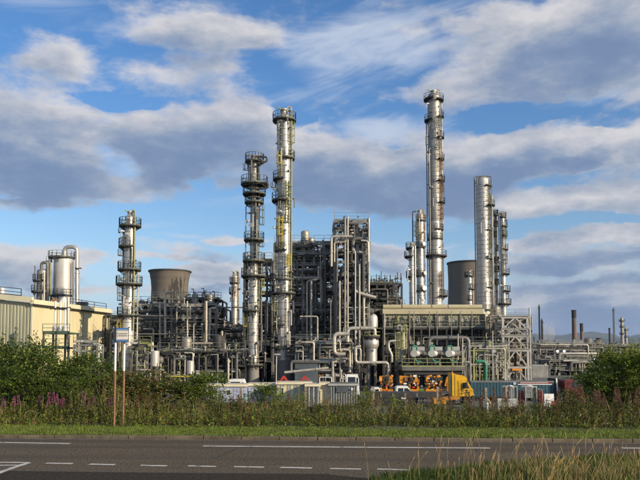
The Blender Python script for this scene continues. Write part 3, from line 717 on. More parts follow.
run('overhead_loop', 'thin pipe arched over the head of the thick smooth column', [(476.8, 186, 149), (476.8, 176.3, 149), (491.5, 176.3, 149), (491.5, 185, 149)], .6, 'pipeg')
for py, l, r in ((204, 494, 497.5), (228, 493, 496), (255, 493, 496)): pass
column('distillation_column', 'slender column with four side platforms at the right end of the column group', 504.3, 158,
  [(217, 352, 2.7, 'clad')], [(217.5, 501, 508.5), (226.5, 502, 509.5), (236, 502, 509.5), (249.5, 502, 510), (274, 502, 511), (291, 502, 511.5), (304, 498, 512)], [(505.5, 228, 248, 'rail'), (505.5, 251, 273, 'rail')],
  [(500.6, 214, 352, .5, 'pipeg')], [], top=3, seed=10, fit=16)
column('distillation_column', 'thin ladder-clad pipe column close beside the thick smooth column', 497.6, 156,
  [(214, 352, 1.1, 'pipeg')], [(215, 495.5, 500.5), (226, 495.5, 500), (236, 495, 499), (250, 496, 500), (262, 495, 500), (271, 495.5, 500.5), (284, 495.5, 500)], [(497, 217, 320, 'piped')], [], [], seed=11, fit=8)
# ------------------------------------------------------------------ drums behind the cream building
v = vessel('process_drum', 'fat white clad drum with an arched overhead pipe behind the cream building', 'drum', 61.5, 130, 256.5, 352, 9.4, 'cladw', dome=.25)
def ring(parent, px, Y, py, hw, hw2, railm='rail'):
    c = at(px, py, Y); mp = mpp(Y); b = MB(); b.sector((c.x, Y, c.z), hw*mp*.99, hw2*mp, 0, 6.2832, -.15, .08, 24)
    for i in range(8):
        a = i*math.pi/4; b.bar((c.x+math.cos(a)*hw2*mp*.9, Y+math.sin(a)*hw2*mp*.9, c.z-.1), (c.x+math.cos(a)*hw*mp, Y+math.sin(a)*hw*mp, c.z-.9), .12)
    pl = b.build('platform', M['deck'], parent)
    b = MB(); railing(b, [(c.x+math.cos(a)*hw2*mp, Y+math.sin(a)*hw2*mp, c.z+.1) for a in [2*math.pi*i/16 for i in range(16)]], 1.1, .06, True, 9); b.build('handrail', M[railm], pl)
ring(v, 61.5, 130, 258, 9.4, 12.6); ring(v, 61.5, 130, 296, 9.4, 11.5)
ladder(v, at(53.5, 270, 130).x, 130-1.75, at(53, 296, 130).z, at(53, 258, 130).z, M['piped'], ang=-2.2)
MB().tube([at(73, 262, 129), at(73, 300, 129), at(73, 340, 129)], .12, 8).build('pipe', M['pipeg'], v)
run('overhead_pipe', 'thick silver pipe arched over the fat white drum and down its right side', [(64.5, 259, 130), (64.5, 247.0, 130), (77, 247.0, 130), (77, 352, 130)], 2.0, 'clad', n=14).data
run('pipe_bracket', None, [(75, 268.3, 129.4), (81.5, 268.3, 129.4)], .6, 'piped', flanges=False)
o = bpy.data.objects['pipe_bracket']; tag(o, 'dark bracket clamped on the arched silver pipe by the fat drum', 'bracket')
v = vessel('process_drum', 'smaller grey drum under a swan-neck pipe left of the fat white drum', 'drum', 40.8, 128, 269, 352, 5.6, 'cladd', dome=.4)
ring(v, 40.8, 128, 292, 5.6, 9); ring(v, 40.8, 128, 281, 5.6, 7.6)
run('overhead_pipe', 'brownish swan-neck pipe over the smaller grey drum', [(41.5, 272, 127.4), (41.5, 262.5, 127.4), (47.5, 262.5, 127.4), (47.5, 352, 127.4)], 1.5, 'pipeg', n=12)
run('vent_pipe', 'thin upright pipe at the left edge of the smaller grey drum', [(35, 265.5, 127), (35, 300, 127), (35, 352, 127)], .7, 'pipeg')
run('vent_pipe', 'pale upright pipe between the two drums behind the cream building', [(44.2, 272, 126.4), (44.2, 352, 126.4)], .9, 'pipe')
run('vent_pipe', 'pale thin pipe with green tint right of the swan-neck pipe', [(50.5, 263, 128), (50.5, 352, 128)], .7, 'ygr')
# ------------------------------------------------------------------ cream building
A = at(32.5, 303, 92); Bp = at(109, 312, 113.5)
def cream_building():
    dx = Vector((Bp.x-A.x, Bp.y-A.y, 0)); L = dx.length; u = dx.normalized(); w = Vector((-u.y, u.x, 0)); H = A.z-GZ
    if w.x > 0: w = -w                              # w: along the gable, away to the left
    rot = math.atan2(u.y, u.x)
    t = thing('industrial_building', 'cream clad warehouse at the left edge with a ribbed gable end', 'building', (A.x, A.y, GZ))
    P = lambda a, c, z: Vector((A.x, A.y, GZ))+u*a+w*c+Vector((0, 0, z))
    n_out = -w; g_out = -u; W = 26; rise = 2.6
    def quad(b, p): b.add(p, [tuple(range(len(p)))])
    def plate(a0, a1, c0, c1, z0, z1, m_, name):       # box in building axes
        b = MB(); vs = [P(a, c, z) for a in (a0, a1) for c in (c0, c1) for z in (z0, z1)]
        b.add(vs, [(0,1,3,2),(4,6,7,5),(0,4,5,1),(2,3,7,6),(0,2,6,4),(1,5,7,3)]); return b.build(name, M[m_], t)
    # inner block
    b = MB(); vs = [P(.12, .12, 0), P(L-.1, .12, 0), P(L-.1, W, 0), P(.12, W, 0), P(.12, .12, H-.05), P(L-.1, .12, H-.05), P(L-.1, W, H+rise), P(.12, W, H+rise)]
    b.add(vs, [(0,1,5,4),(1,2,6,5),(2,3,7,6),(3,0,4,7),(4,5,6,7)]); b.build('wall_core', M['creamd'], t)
    # long wall: trapezoid sheeting panels of three lengths, each with ribs
    cuts = [0, L*.285, L*.62, L]
    for a0, a1 in zip(cuts, cuts[1:]):
        b = MB(); a = a0+.06; k = 0
        while a < a1-.06:
            e = min(a+1.0, a1-.06)
            vs = [P(a, .015, 0), P(a+.78*(e-a), .015, 0), P(a+.84*(e-a), -.0, 0), P(e-.04, 0, 0), P(e, .015, 0)]
            vs2 = [p+Vector((0, 0, H)) for p in vs]; b.add(vs+vs2, [(i, i+1, i+6, i+5) for i in range(4)]); a += 1.0
        b.build('wall_panel', M['cream'], t)
    # gable: narrow vertical ribs, cut to the roof slope, in bays
    c = 0
    while c < W:
        b = MB(); c1 = min(W, c+4.0); q = c+.03
        while q < c1-.1:
            s0, s1, s2, s3 = q, q+.26, q+.32, q+.50
            vs = [P(.0, s0, 0), P(0, s1, 0), P(.07, s2, 0), P(.07, s3-.04, 0), P(0, s3, 0)]
            vs2 = [P((p-Vector((A.x, A.y, GZ))).dot(u), s, H+rise*s/W) for p, s in zip(vs, (s0, s1, s2, s3-.04, s3))]
            b.add(vs+vs2, [(i, i+1, i+6, i+5) for i in range(4)]); q += .5
        b.build('wall_panel', M['creamd'], t, label='shaded ribbed gable sheeting'); c = c1  # darker cream than the long wall: the gable's shade is in the colour
    # corner flashing, fascias, roof
    plate(-.06, .18, -.06, .18, 0, H, 'creamt', 'corner_flashing')
    plate(-.5, L+.2, -.55, .0, H-.15, H+.38, 'creamt', 'eaves_fascia')
    plate(-.3, L+.2, -.42, -.3, H-.35, H-.15, 'steel', 'gutter')
    b = MB(); vs = [P(a, c_, z) for a in (-.5, -.02) for c_, z in ((-.2, H+.02), (W, H+rise+.1), (W, H+rise+1.0), (-.2, H+.75))]
    b.add(vs, [(0,1,2,3),(4,7,6,5),(0,4,5,1),(1,5,6,2),(2,6,7,3),(3,7,4,0)]); b.build('barge_board', M['creamt'], t)
    b = MB(); vs = [P(a, c_, z) for a in (-.3, L+.1) for c_, z in ((-.4, H+.40), (W, H+rise+.7), (W, H+rise+.78), (-.4, H+.48))]
    b.add(vs, [(0,1,2,3),(4,7,6,5),(0,4,5,1),(1,5,6,2),(2,6,7,3),(3,7,4,0)]); b.build('roof', M['creamt'], t)
    b = MB(); railing(b, [P(-.3, 1.5, H+.9), P(-.3, 24, H+rise+.75)], 1.0, .09, every=3); b.build('roof_rail', M['steel'], t)
    b = MB(); railing(b, [P(L*.45, .5, H+.5), P(L, .5, H+.5)], .9, .08, every=3); b.build('roof_rail', M['steel'], t)
    # dark louvre band low on the far bay, downpipe, service pipes
    plate(L*.66, L*.98, -.1, .02, .1, 3.1, 'steel', 'louvre')
    b = MB()
    for i in range(10): plate(L*.67, L*.97, -.16, -.1, .3+i*.28, .42+i*.28, 'steelg', 'louvre_blade')
    MB().tube([P(L-.4, -.3, 0), P(L-.4, -.3, H-.2)], .12, 8).build('downpipe', M['pipeg'], t)
    MB().tube([P(L*.9, -.5, 3.4), P(L*.9, -.5, H-.6), P(L+2, -.5, H-.6)], .2, 8).build('pipe', M['piped'], t)
    b = MB(); p = P(2.8, 6.5, H+rise*.25); b.lathe((p.x, p.y, p.z), [(.42, 0), (.42, 1.5), (.3, 1.75), (.02, 1.8)], 14); b.build('roof_vent', M['cladw'], t)
    b = MB(); p = P(L*.42, 2.2, H+.6); b.box((p.x, p.y, p.z+.3), (.6, .6, 1.0)); b.build('roof_unit', M['rustp'], t, label='small rust red box on the roof')
    b = MB(); p = P(L*.7, 1.2, H+.6); b.box((p.x, p.y, p.z+.3), (1.6, 1.0, .7)); b.build('roof_unit', M['pipeg'], t)
cream_building()
# three vent stacks with pots and one thick white pipe on a green platform before the building
t = thing('equipment_platform', 'green steel platform in front of the cream building carrying three pots', 'platform', at(60, 350, 84).xy.to_3d()+Vector((0, 0, GZ)))
c = at(60, 332.5, 84); x0, x1 = at(46.5, 332, 84).x, at(73, 332, 84).x
for z in (c.z, c.z-1.8):
    b = MB(); b.bb(x0, x1, 82.8, 86, z-.2, z); railing(b, [(x0, 82.8, z), (x1, 82.8, z)], 1.0, .06); b.build('deck', mat('dark_green_steel', (.05,.09,.055), .6, 0, .2, 1), t)
for x in (x0+.1, (x0+x1)/2, x1-.1):
    for y in (82.9, 85.9): stick('leg', (x, y, GZ), (x, y, c.z), .2, .2, M['steelg'], t)
for i, (px, lb) in enumerate(((54.8, 'leftmost'), (60.0, 'middle'), (64.8, 'rightmost'))):
    q = at(px, 332.4, 84); s = thing('vent_stack', lb+' of three white vent pipes rising from pots on the green platform', 'vent pipe', (q.x, 84, q.z), 'vent pipes by the cream building')
    b = MB(); b.lathe((q.x, 84, q.z), [(.26, 0), (.30, .1), (.30, .55), (.24, .8), (.12, .9)], 14); b.build('pot', M['cladw'], s)
    b = MB(); b.cyl((q.x, 84, q.z+.85), (q.x, 84, at(px, 301, 84).z), .11, 8); b.build('pipe', M['white'], s)
    zz_ = at(px, 308.5, 84).z; b = MB(); b.cyl((q.x, 84, zz_-.1), (q.x, 84, zz_+.1), .2, 8); b.build('collar', M['pipeg'], s)
run('pipe', 'thick white upright pipe to the right of the three vent pipes', [(68.2, 297, 85.5), (68.2, 322, 85.5), (68.2, 352, 85.5)], 1.6, 'cladw')
run('pipe', 'level dark bracket pipe tying the three vent pipes together', [(50, 309, 83.7), (71, 307.5, 83.7)], .5, 'piped')
frame('process_structure', 'low galvanised valve rack below the cream wall, partly behind bushes', 74, 98, 82, 84, [345, 351], 4, 1, 'galv', 0, 3, 0, 16, 0, 21, pal=('pipe','galv','pipeg'), fpal=('galv','pipe','cladw','rustp'), wpost=.14, beamh=.16, fs=.6)
# ------------------------------------------------------------------ process structures (left group)
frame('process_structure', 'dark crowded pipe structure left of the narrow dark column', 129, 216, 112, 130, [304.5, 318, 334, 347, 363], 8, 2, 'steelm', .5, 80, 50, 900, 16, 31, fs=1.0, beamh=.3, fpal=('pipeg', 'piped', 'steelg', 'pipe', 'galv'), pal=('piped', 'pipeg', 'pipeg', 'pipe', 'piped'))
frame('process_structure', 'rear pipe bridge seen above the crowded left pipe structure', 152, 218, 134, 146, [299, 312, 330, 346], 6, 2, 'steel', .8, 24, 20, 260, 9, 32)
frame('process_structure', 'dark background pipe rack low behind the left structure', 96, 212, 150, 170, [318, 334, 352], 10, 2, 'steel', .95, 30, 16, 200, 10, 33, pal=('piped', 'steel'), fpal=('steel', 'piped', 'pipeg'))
frame('process_structure', 'slim dark rack with yellow ladder beside the far end of the cream building', 111, 121, 106, 111, [322, 334, 346], 2, 1, 'steel', .6, 4, 4, 40, 0, 34, pal=('piped', 'pipe', 'pipeg'))
for px, py, dx, h in ((101.5, 295, 1.5, 8), (205, 292, 1.5, 7), (222, 297, 1, 5)):
    pass
def whips(label, px, Y, py0, py1, seed):
    "a small vent nest standing on a roof deck"
    rr = random.Random(seed); a = at(px, py1, Y); top = at(px, py0, Y).z
    t = thing('vent_cluster', label, 'vent cluster', a)
    MB().lathe((a.x, Y, a.z), [(.5, 0), (.55, .2), (.55, (top-a.z)*.55), (.35, (top-a.z)*.65), (.02, (top-a.z)*.68)], 14).build('pot', M['cladd'], t)
    b = MB()
    for i in range(7):
        x = a.x+rr.uniform(-1.6, 1.6); z1 = a.z+(top-a.z)*rr.uniform(.5, 1); b.tube([(x, Y+rr.uniform(-.6, .6), a.z), (x, Y, z1), (x+rr.choice([-.4, .4]), Y, z1)], .07, 6)
    b.build('vent_pipe', M['piped'], t)
    b = MB(); railing(b, [(a.x-2, Y-.8, a.z+(top-a.z)*.35), (a.x+2, Y-.8, a.z+(top-a.z)*.35)], 1, .06); b.build('handrail', M['rail'], t)
whips('low vent cluster on the left structure in front of the cooling tower', 178, 115, 291, 304, 1)
whips('vent cluster with railing on the left structure, right of the cooling tower', 195, 115, 288, 304, 2)
whips('tall narrow pot with whip vents on the left structure near the slim rusty column', 210, 116, 289, 304, 3)
whips('small vents standing at the left end of the crowded pipe structure', 142, 115, 297, 306, 4)
run('pipe', 'tall cream pipe with a top elbow in front of the left structure', [(165.2, 338, 110.5), (165.2, 292.5, 110.5), (172, 292.5, 110.5)], 1.25, 'pipe')
run('pipe', 'pale upright pipe left of the tall elbowed cream pipe', [(160, 302, 110.8), (160, 352, 110.8)], .9, 'pipe')
run('pipe', 'grey upright pipe right of the tall elbowed cream pipe', [(171.3, 300, 110.8), (171.3, 352, 110.8), (171.3, 372, 110.8)], 1.0, 'pipeg')
run('pipe', 'tan upright pipe in the middle of the left structure', [(187.3, 301, 110.5), (187.3, 327, 110.5), (187.3, 352, 110.5)], .8, 'pipe')
run('pipe', 'broad pale grey pipe column standing right of centre in the left structure', [(206.2, 301, 110.2), (206.2, 342, 110.2), (206.2, 372, 110.2)], 1.3, 'pipe')
run('pipe', 'short hooked pipe near the top of the left structure', [(190, 317, 110), (190, 306, 110), (194, 304.5, 110)], .7, 'pipe')
run('pipe', 'long level cream pipe with upturned end in front of the left structure', [(188, 343.3, 109.5), (222, 343.3, 109.5), (222, 331, 109.5)], 1.2, 'pipe', props=())
run('pipe', 'level grey pipe across the upper left structure', [(121, 315.5, 109.5), (170, 316, 109.5)], .8, 'pipeg')
run('pipe', 'level dark pipe line through the middle of the left structure', [(135, 334, 109.2), (183, 334.2, 109.2), (186, 338, 109.2)], .8, 'pipeg')
run('pipe', 'white stub pipe bent upward low in the left structure', [(176, 382, 106), (176, 354, 106), (180, 354, 106)], .8, 'pipe')
run('pipe', 'short pale pipe right of the upturned cream pipe', [(225, 343, 108), (225, 352, 108), (213, 354, 108)], .9, 'pipe')
run('pipe', 'green pipe run level behind the shrubs left of the narrow dark column', [(213, 362, 103), (240, 362, 103)], .7, 'green')
run('pipe', 'level grey pipe crossing from the left structure to the narrow dark column', [(215, 307.5, 112), (252, 307.5, 112)], .7, 'pipeg')
vessel('storage_tank', 'small white tank with flat lid low at the left of the pipework', 'tank', 154.8, 96, 350.5, 366, 4.4, 'cladw', dome=.15)
vessel('storage_tank', 'second small white tank low in the pipework right of the yellow beam', 'tank', 190.4, 94, 360.5, 374, 3.6, 'cladw', dome=.2)
run('lifting_beam', 'level yellow beam low in front of the small white tanks', [(169.5, 376.5, 88), (194.5, 376.5, 88)], .8, 'yel', 'beam', props=((171, 376.5, 88), (193, 376.5, 88)))
frame('process_structure', 'low valve skid with yellow green rails beside the first white tank', 131, 152, 96, 99, [346, 357, 368], 4, 1, 'steelg', .4, 10, 10, 90, 1, 35, pal=('pipe', 'pipeg', 'pipeg'), fpal=('ygr', 'cladw', 'pipeg', 'piped', 'piped'), railm='ygr', wpost=.16, beamh=.2, fs=.7)
frame('process_structure', 'low pipe manifold between the two small white tanks', 158, 246, 99, 104, [352, 366], 9, 1, 'steel', .6, 26, 24, 260, 4, 36, pal=('pipe', 'pipeg', 'piped', 'piped'), fpal=('ygr', 'cladw', 'pipeg', 'piped', 'steel'), wpost=.2, beamh=.24, fs=.8)
# ------------------------------------------------------------------ central block
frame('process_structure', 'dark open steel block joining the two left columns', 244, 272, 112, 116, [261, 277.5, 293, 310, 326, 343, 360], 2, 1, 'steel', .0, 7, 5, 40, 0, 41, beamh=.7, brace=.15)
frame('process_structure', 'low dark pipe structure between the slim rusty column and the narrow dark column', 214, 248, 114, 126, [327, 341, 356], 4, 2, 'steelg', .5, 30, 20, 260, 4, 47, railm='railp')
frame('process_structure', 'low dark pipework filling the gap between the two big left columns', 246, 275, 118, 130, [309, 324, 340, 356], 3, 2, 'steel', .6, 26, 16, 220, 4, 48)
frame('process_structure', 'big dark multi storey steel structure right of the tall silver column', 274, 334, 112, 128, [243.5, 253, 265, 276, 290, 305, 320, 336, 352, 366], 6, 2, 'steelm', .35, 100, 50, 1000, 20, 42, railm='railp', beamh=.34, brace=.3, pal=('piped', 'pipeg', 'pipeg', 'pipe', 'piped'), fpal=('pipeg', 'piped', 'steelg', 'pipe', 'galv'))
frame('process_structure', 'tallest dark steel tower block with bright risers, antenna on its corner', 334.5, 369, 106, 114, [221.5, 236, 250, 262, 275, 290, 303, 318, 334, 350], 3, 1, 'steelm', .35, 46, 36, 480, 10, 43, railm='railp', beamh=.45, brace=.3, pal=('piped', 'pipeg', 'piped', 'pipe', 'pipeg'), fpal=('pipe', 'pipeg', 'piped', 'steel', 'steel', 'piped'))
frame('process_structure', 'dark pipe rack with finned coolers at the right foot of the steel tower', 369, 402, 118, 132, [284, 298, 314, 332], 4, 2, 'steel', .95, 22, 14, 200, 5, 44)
p = at(334.6, 221, 105.9); MB().cyl(p, at(334.6, 209.5, 105.9), .05, 6).build('antenna', M['galv'], bpy.data.objects['process_structure'] if False else None)
tag(bpy.data.objects['antenna'], 'thin whip antenna on the left corner of the tallest steel tower', 'antenna')
rr = random.Random(77); b = MB()
for i in range(12):
    p = at(371+i*2.7+rr.uniform(-.6, .6), 284, 118.5); b.cyl(p, p+Vector((0, 0, rr.uniform(.8, 2.3))), .07, 6); b.box(p+Vector((0, 0, rr.uniform(.5, 1))), (.35, .3, .3))
tag(b.build('vent_row', M['piped']), 'row of small vents on the finned cooler rack right of the tower', 'vent row')
frame('process_structure', 'dark lower rack filling the ground floor beneath the steel tower', 318, 405, 122, 140, [308, 324, 340, 356], 7, 2, 'steel', .9, 40, 24, 300, 10, 45)
frame('process_structure', 'low front manifold of pale pipes before the steel tower', 296, 352, 98, 103, [344, 356, 369], 5, 1, 'steelg', .5, 26, 22, 260, 4, 46, pal=('pipe', 'pipeg', 'piped', 'pipe'), fpal=('pipe', 'cladw', 'pipeg', 'piped', 'rustp', 'steel'), wpost=.24, beamh=.26)
for px, p0, p1, hw, Y, m_, lb in (
  (345.2, 217, 345, .9, 104.6, 'pipe', 'bright left riser of the pair climbing the front of the steel tower'),
  (347.8, 216, 350, .8, 104.4, 'pipe', 'bright right riser of the pair climbing the front of the steel tower'),
  (368.9, 218, 292, 1.0, 104.6, 'pipe', 'pale riser along the right corner of the steel tower'),
  (339.6, 281, 345, 1.0, 104.8, 'pipe', 'pale upright pipe on the lower left of the steel tower'),
  (337.0, 240, 345, .7, 105, 'pipeg', 'grey upright pipe beside the tower left corner'),
  (359.4, 264, 345, 1.0, 104.8, 'galv', 'light grey stanchion pipe right of the tower centre'),
  (311.2, 281, 340, 1.3, 109, 'pipe', 'pale upright pipe in front of the big dark structure, right of the tall column'),
  (302.5, 262, 330, .8, 109.5, 'pipeg', 'grey upright pipe near the middle of the big dark structure'),
  (330.6, 300, 352, .6, 104, 'pipeg', 'thin upright pipe left of the bright loop pipe'),
  (384.5, 313, 345, .5, 104, 'pipe', 'thin pale pipe left of the domed vessel with green ladders'),
  (265.6, 300, 352, .7, 105, 'pipeg', 'grey upright pipe between the two left columns'),
  (270.2, 262, 345, .6, 106, 'piped', 'dark upright pipe hugging the left of the tall silver column'),
  (322, 262, 320, .6, 110, 'pipeg', 'grey upright pipe on the right of the big dark structure')):
    run('riser_pipe', lb, [(px, p0, Y), (px, (p0+p1)/2, Y), (px, p1, Y)], hw, m_)
run('pipe', 'white pipe with a bent top on the front of the steel tower', [(355.3, 345, 104.3), (355.3, 251.5, 104.3), (352.6, 249, 104.3)], .7, 'pipe')
run('pipe', 'level pale pipe high on the tower turning down on its left', [(352.5, 236.5, 104), (331.4, 236.5, 104), (331.4, 266.5, 104)], 1.25, 'pipe')
run('pipe', 'lower level pale pipe high on the tower, tied to its left corner', [(346, 242, 104.4), (334.5, 242.2, 104.4), (334.5, 262, 104.4)], .7, 'pipe')
run('pipe', 'curved pale pipe at the upper right corner of the tower', [(361, 240.5, 104), (368, 241, 104), (368.5, 262, 104)], 1.1, 'pipe')
run('pipe', 'pale elbow pipe on the big dark structure, stepping left', [(318.5, 266, 109), (318.5, 279.5, 109), (312, 280, 109)], .9, 'pipe')
run('pipe', 'tall goalpost shaped pale pipe on the left of the big dark structure', [(307, 345, 108.5), (307, 281.5, 108.5), (311.5, 280, 108.5)], .8, 'pipe')
run('pipe', 'hooked pale pipe hanging near the left of the tower foot', [(300, 316.5, 107), (317.6, 316.5, 107), (317.6, 345, 107)], .9, 'pipe')
run('pipe', 'level grey pipe low right of the tall silver column', [(286, 350, 102), (286, 354.8, 102), (314, 354.8, 102)], 1.1, 'pipeg')
run('pipe', 'sloping stub pipe pointing right from the tower foot', [(355, 291, 105), (362, 294, 105), (376, 297.8, 105)], 1.8, 'pipe', n=12)
v = vessel('process_vessel', 'tall pale vessel standing inside the upper storeys of the tower', 'vessel', 350.5, 109, 226.5, 258, 3.6, 'clad', dome=.6)
vessel('process_vessel', 'round ended white tank at the right foot of the tower', 'vessel', 372.3, 108, 313.5, 327, 5.4, 'cladw', dome=.9, band=False)
v = vessel('process_vessel', 'squat silver vessel with a collar in the middle of the pipework', 'vessel', 371.6, 100, 336, 364, 5.6, 'clad', dome=.35)
c = at(371.6, 345, 100); MB().lathe((c.x, 100, 0), [(.82, at(0, 349, 100).z), (1.08, at(0, 345, 100).z), (1.08, at(0, 341, 100).z), (.82, at(0, 338.5, 100).z)], 24).build('collar', M['clad'], v)
ring(v, 371.6, 100, 336.6, 5.6, 8.4, 'ygr')
v = vessel('process_vessel', 'upright vessel with dome pipe and green ladders left of the green elbows', 'vessel', 401, 100, 328, 362, 5.6, 'cladd', dome=.3)
ladder(v, at(398, 340, 98).x, 98.9, at(0, 362, 100).z, at(0, 332, 100).z, M['ygr']); ladder(v, at(405, 340, 98).x, 99.0, at(0, 362, 100).z, at(0, 326, 100).z, M['ygr'])
ring(v, 401, 100, 330.5, 5.6, 7.6, 'ygr')
run('pipe', 'dome pipe leaving the top of the green laddered vessel', [(397.5, 329.5, 99), (397.5, 325.6, 99), (401.5, 325.6, 99), (401.5, 331, 99)], 1.2, 'pipe')
Q = 96
run('large_pipe', 'fat pale loop pipe hooked at the left before the tower foot', [(349, 333.8, Q), (334.2, 333.8, Q), (334.2, 354.2, Q), (345.5, 354.2, Q)], 1.95, 'pipe', n=14)
run('large_pipe', 'fat pale pipe arching over to the squat silver vessel', [(347.6, 342, Q+1), (347.6, 328.3, Q+1), (374.8, 328.3, Q+1), (374.8, 335, Q+1)], 1.85, 'pipe', n=14)
run('large_pipe', 'pale S shaped pipe below the arching pipe, running level to the right', [(361, 346.5, Q), (355.6, 346.5, Q), (355.6, 362.5, Q), (388, 362.5, Q), (388, 376, Q)], 1.45, 'pipe', n=12)
run('large_pipe', 'short double bend pipe left of the squat vessel', [(360.6, 362, Q+2), (360.6, 348.2, Q+2), (349, 348.2, Q+2)], 1.0, 'pipe', n=12)
run('large_pipe', 'upright pale pipe below the fat loop pipe', [(338, 349.5, Q+1.5), (349.8, 349.5, Q+1.5), (349.8, 372, Q+1.5)], 1.3, 'pipe', n=12)
run('large_pipe', 'S bend pipe between the squat vessel and the green laddered vessel', [(396, 341, Q+1), (388.5, 341, Q+1), (388.5, 349, Q+1), (391.8, 354, Q+1), (391.8, 362, Q+1)], 1.25, 'pipe', n=12)
run('large_pipe', 'grey pipe low with a left elbow beside the tall column foot', [(320, 361.2, 92), (291.3, 361.2, 92), (291.3, 372, 92)], 1.25, 'pipeg', n=12)
run('large_pipe', 'long pale pipe rising gently to the right above the site cabins', [(284.5, 372.5, 84), (304, 370.5, 84), (328.6, 368, 84)], 1.35, 'pipe', n=12)
run('large_pipe', 'low white crooked pipe behind the white lorry cab', [(341, 371, 86), (341, 379, 86), (350, 379, 86)], .8, 'pipe')
run('large_pipe', 'upright dark grey duct left of the fat loop pipe', [(343.5, 340, 99), (343.5, 372, 99)], 1.3, 'pipeg')
# switch house between column foot and manifold
t = thing('switch_house', 'grey blue sheeted switch house behind the long rising pipe', 'shed', (at(308, 380, 94).x, 94, GZ))
a = at(295, 363, 94); c = at(318, 363, 94)
MB().bb(a.x, c.x, 94, 97, GZ, a.z).build('wall', M['blueg'], t); MB().bb(a.x-.2, c.x+.2, 93.8, 97.2, a.z, a.z+.15).build('roof', M['steelg'], t); MB().bb(a.x+1, a.x+2, 93.95, 94, GZ, GZ+2).build('door', M['pipeg'], t)
# ------------------------------------------------------------------ cream topped cooler house
def cooler_house():
    Y = 112; f = lambda px, py, y=Y: at(px, py, y)
    x0, x1 = f(382.5, 315).x, f(483, 315).x; xe = f(491, 315).x
    t = thing('cooler_house', 'long open cooler house with cream roof ducts and a greenish back wall', 'building', ((x0+x1)/2, Y, GZ))
    zt, zf, zb = f(0, 309.0).z, f(0, 314.2).z, f(0, 326).z
    prof = [(Y-.5, zf), (Y-.5, zf+.5), (Y, zt), (Y+6, zt+.2), (Y+6, zf)]
    MB().prism(prof, x0, x1, 'X').build('roof', M['tan'], t)
    segs = [383, 401, 402.2, 430.5, 431.8, 447, 448.2, 482]
    for a, c in zip(segs[::2], segs[1::2]):
        p, q = f(a, 306.8, Y+1), f(c, 306.8, Y+1); b = MB(); b.cyl(p, q, .38, 14); b.build('roof_duct', M['tan'], t)
    n = 20
    for i in range(n):                              # back wall sheets
        a = x0+(x1-x0)*i/n; c = x0+(x1-x0)*(i+1)/n; b = MB(); k = 4
        for j in range(k):
            s = a+.03+(c-a-.06)*j/k; e = a+.03+(c-a-.06)*(j+1)/k; w = (e-s)
            b.add([(s, Y-.1, zb), (s+w*.6, Y-.1, zb), (s+w*.75, Y, zb), (e, Y, zb), (s, Y-.1, zf), (s+w*.6, Y-.1, zf), (s+w*.75, Y, zf), (e, Y, zf)], [(0,1,5,4),(1,2,6,5),(2,3,7,6)])
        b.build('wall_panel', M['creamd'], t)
    # right end wall
    b = MB(); b.prism([(Y-.6, GZ+7.0), (Y-.6, zf-.2), (Y+.3, zt), (Y+6, zt+.2), (Y+6, GZ+2)], x1+.05, x1+.25, 'X'); b.build('end_wall', M['creamt'], t)
    b = MB(); vs = [f(483.6, 311.5, Y-.5), f(491, 317.5, Y+4), f(490, 349, Y+4), f(484.5, 349, Y-.5)]
    b.add(vs+[v+Vector((-.1, .3, 0)) for v in vs], [(0,1,2,3),(7,6,5,4),(0,4,5,1),(1,5,6,2),(2,6,7,3),(3,7,4,0)]); b.build('end_wall', M['cream'], t, label='sunlit splayed cream end wall')
    # deck with rail and bundles of valves
    b = MB(); b.bb(x0-.5, x1, Y-1.2, Y+6, zb-.6, zb-.25); b.build('deck', M['steel'], t)
    for i in range(9):
        x = x0+(x1-x0)*i/8; stick('post', (x, Y-1, GZ), (x, Y-1, zf), .26, .26, M['steel'], t); stick('post', (x, Y+5.5, GZ), (x, Y+5.5, zf), .3, .3, M['steel'], t)
    b = MB(); railing(b, [(x0, Y-1.2, zb-.25), (x1, Y-1.2, zb-.25)], 1.1, .05, every=1.4); b.build('handrail', M['railp'], t)
    rr = random.Random(9)
    for i in range(22):
        x = x0+(x1-x0)*(i+.5)/22+rr.uniform(-.2, .2); b = MB(); h = rr.uniform(.8, 1.7)
        b.cyl((x, Y-.7, zb-.25), (x, Y-.7, zb+h), rr.uniform(.06, .13), 7); b.box((x, Y-.7, zb+h*.6), (.35, .3, .3)); b.cyl((x-.2, Y-.7, zb+h*.8), (x+.2, Y-.7, zb+h*.8), .14, 7)
        b.build('valve', M[rr.choice(['cladw', 'pipe', 'pipeg', 'ygr', 'blueg'])], t)
    for px in (409.5, 429.5, 437, 414, 451.5, 460.5, 472): 
        p = f(px, 311, Y-1.4); q = f(px, rr.choice([340, 345, 352]), Y-1.4); b = MB(); b.cyl(p, q, .07, 6); b.build('pipe', M['railp'], t)
    return t
cooler_house()
frame('process_structure', 'dark pipe deck below the cream roofed cooler house', 384, 486, 113, 128, [331, 343, 356, 366], 9, 2, 'steelg', .5, 70, 50, 900, 10, 51, railm='railp', pal=('piped', 'pipeg', 'pipe', 'steel'), fpal=('pipeg', 'pipe', 'ygr', 'piped', 'cladw'))
frame('process_structure', 'dark background pipe block behind the cream roofed cooler house', 372, 500, 134, 150, [318, 334, 350], 9, 2, 'steel', .95, 24, 16, 120, 8, 52)
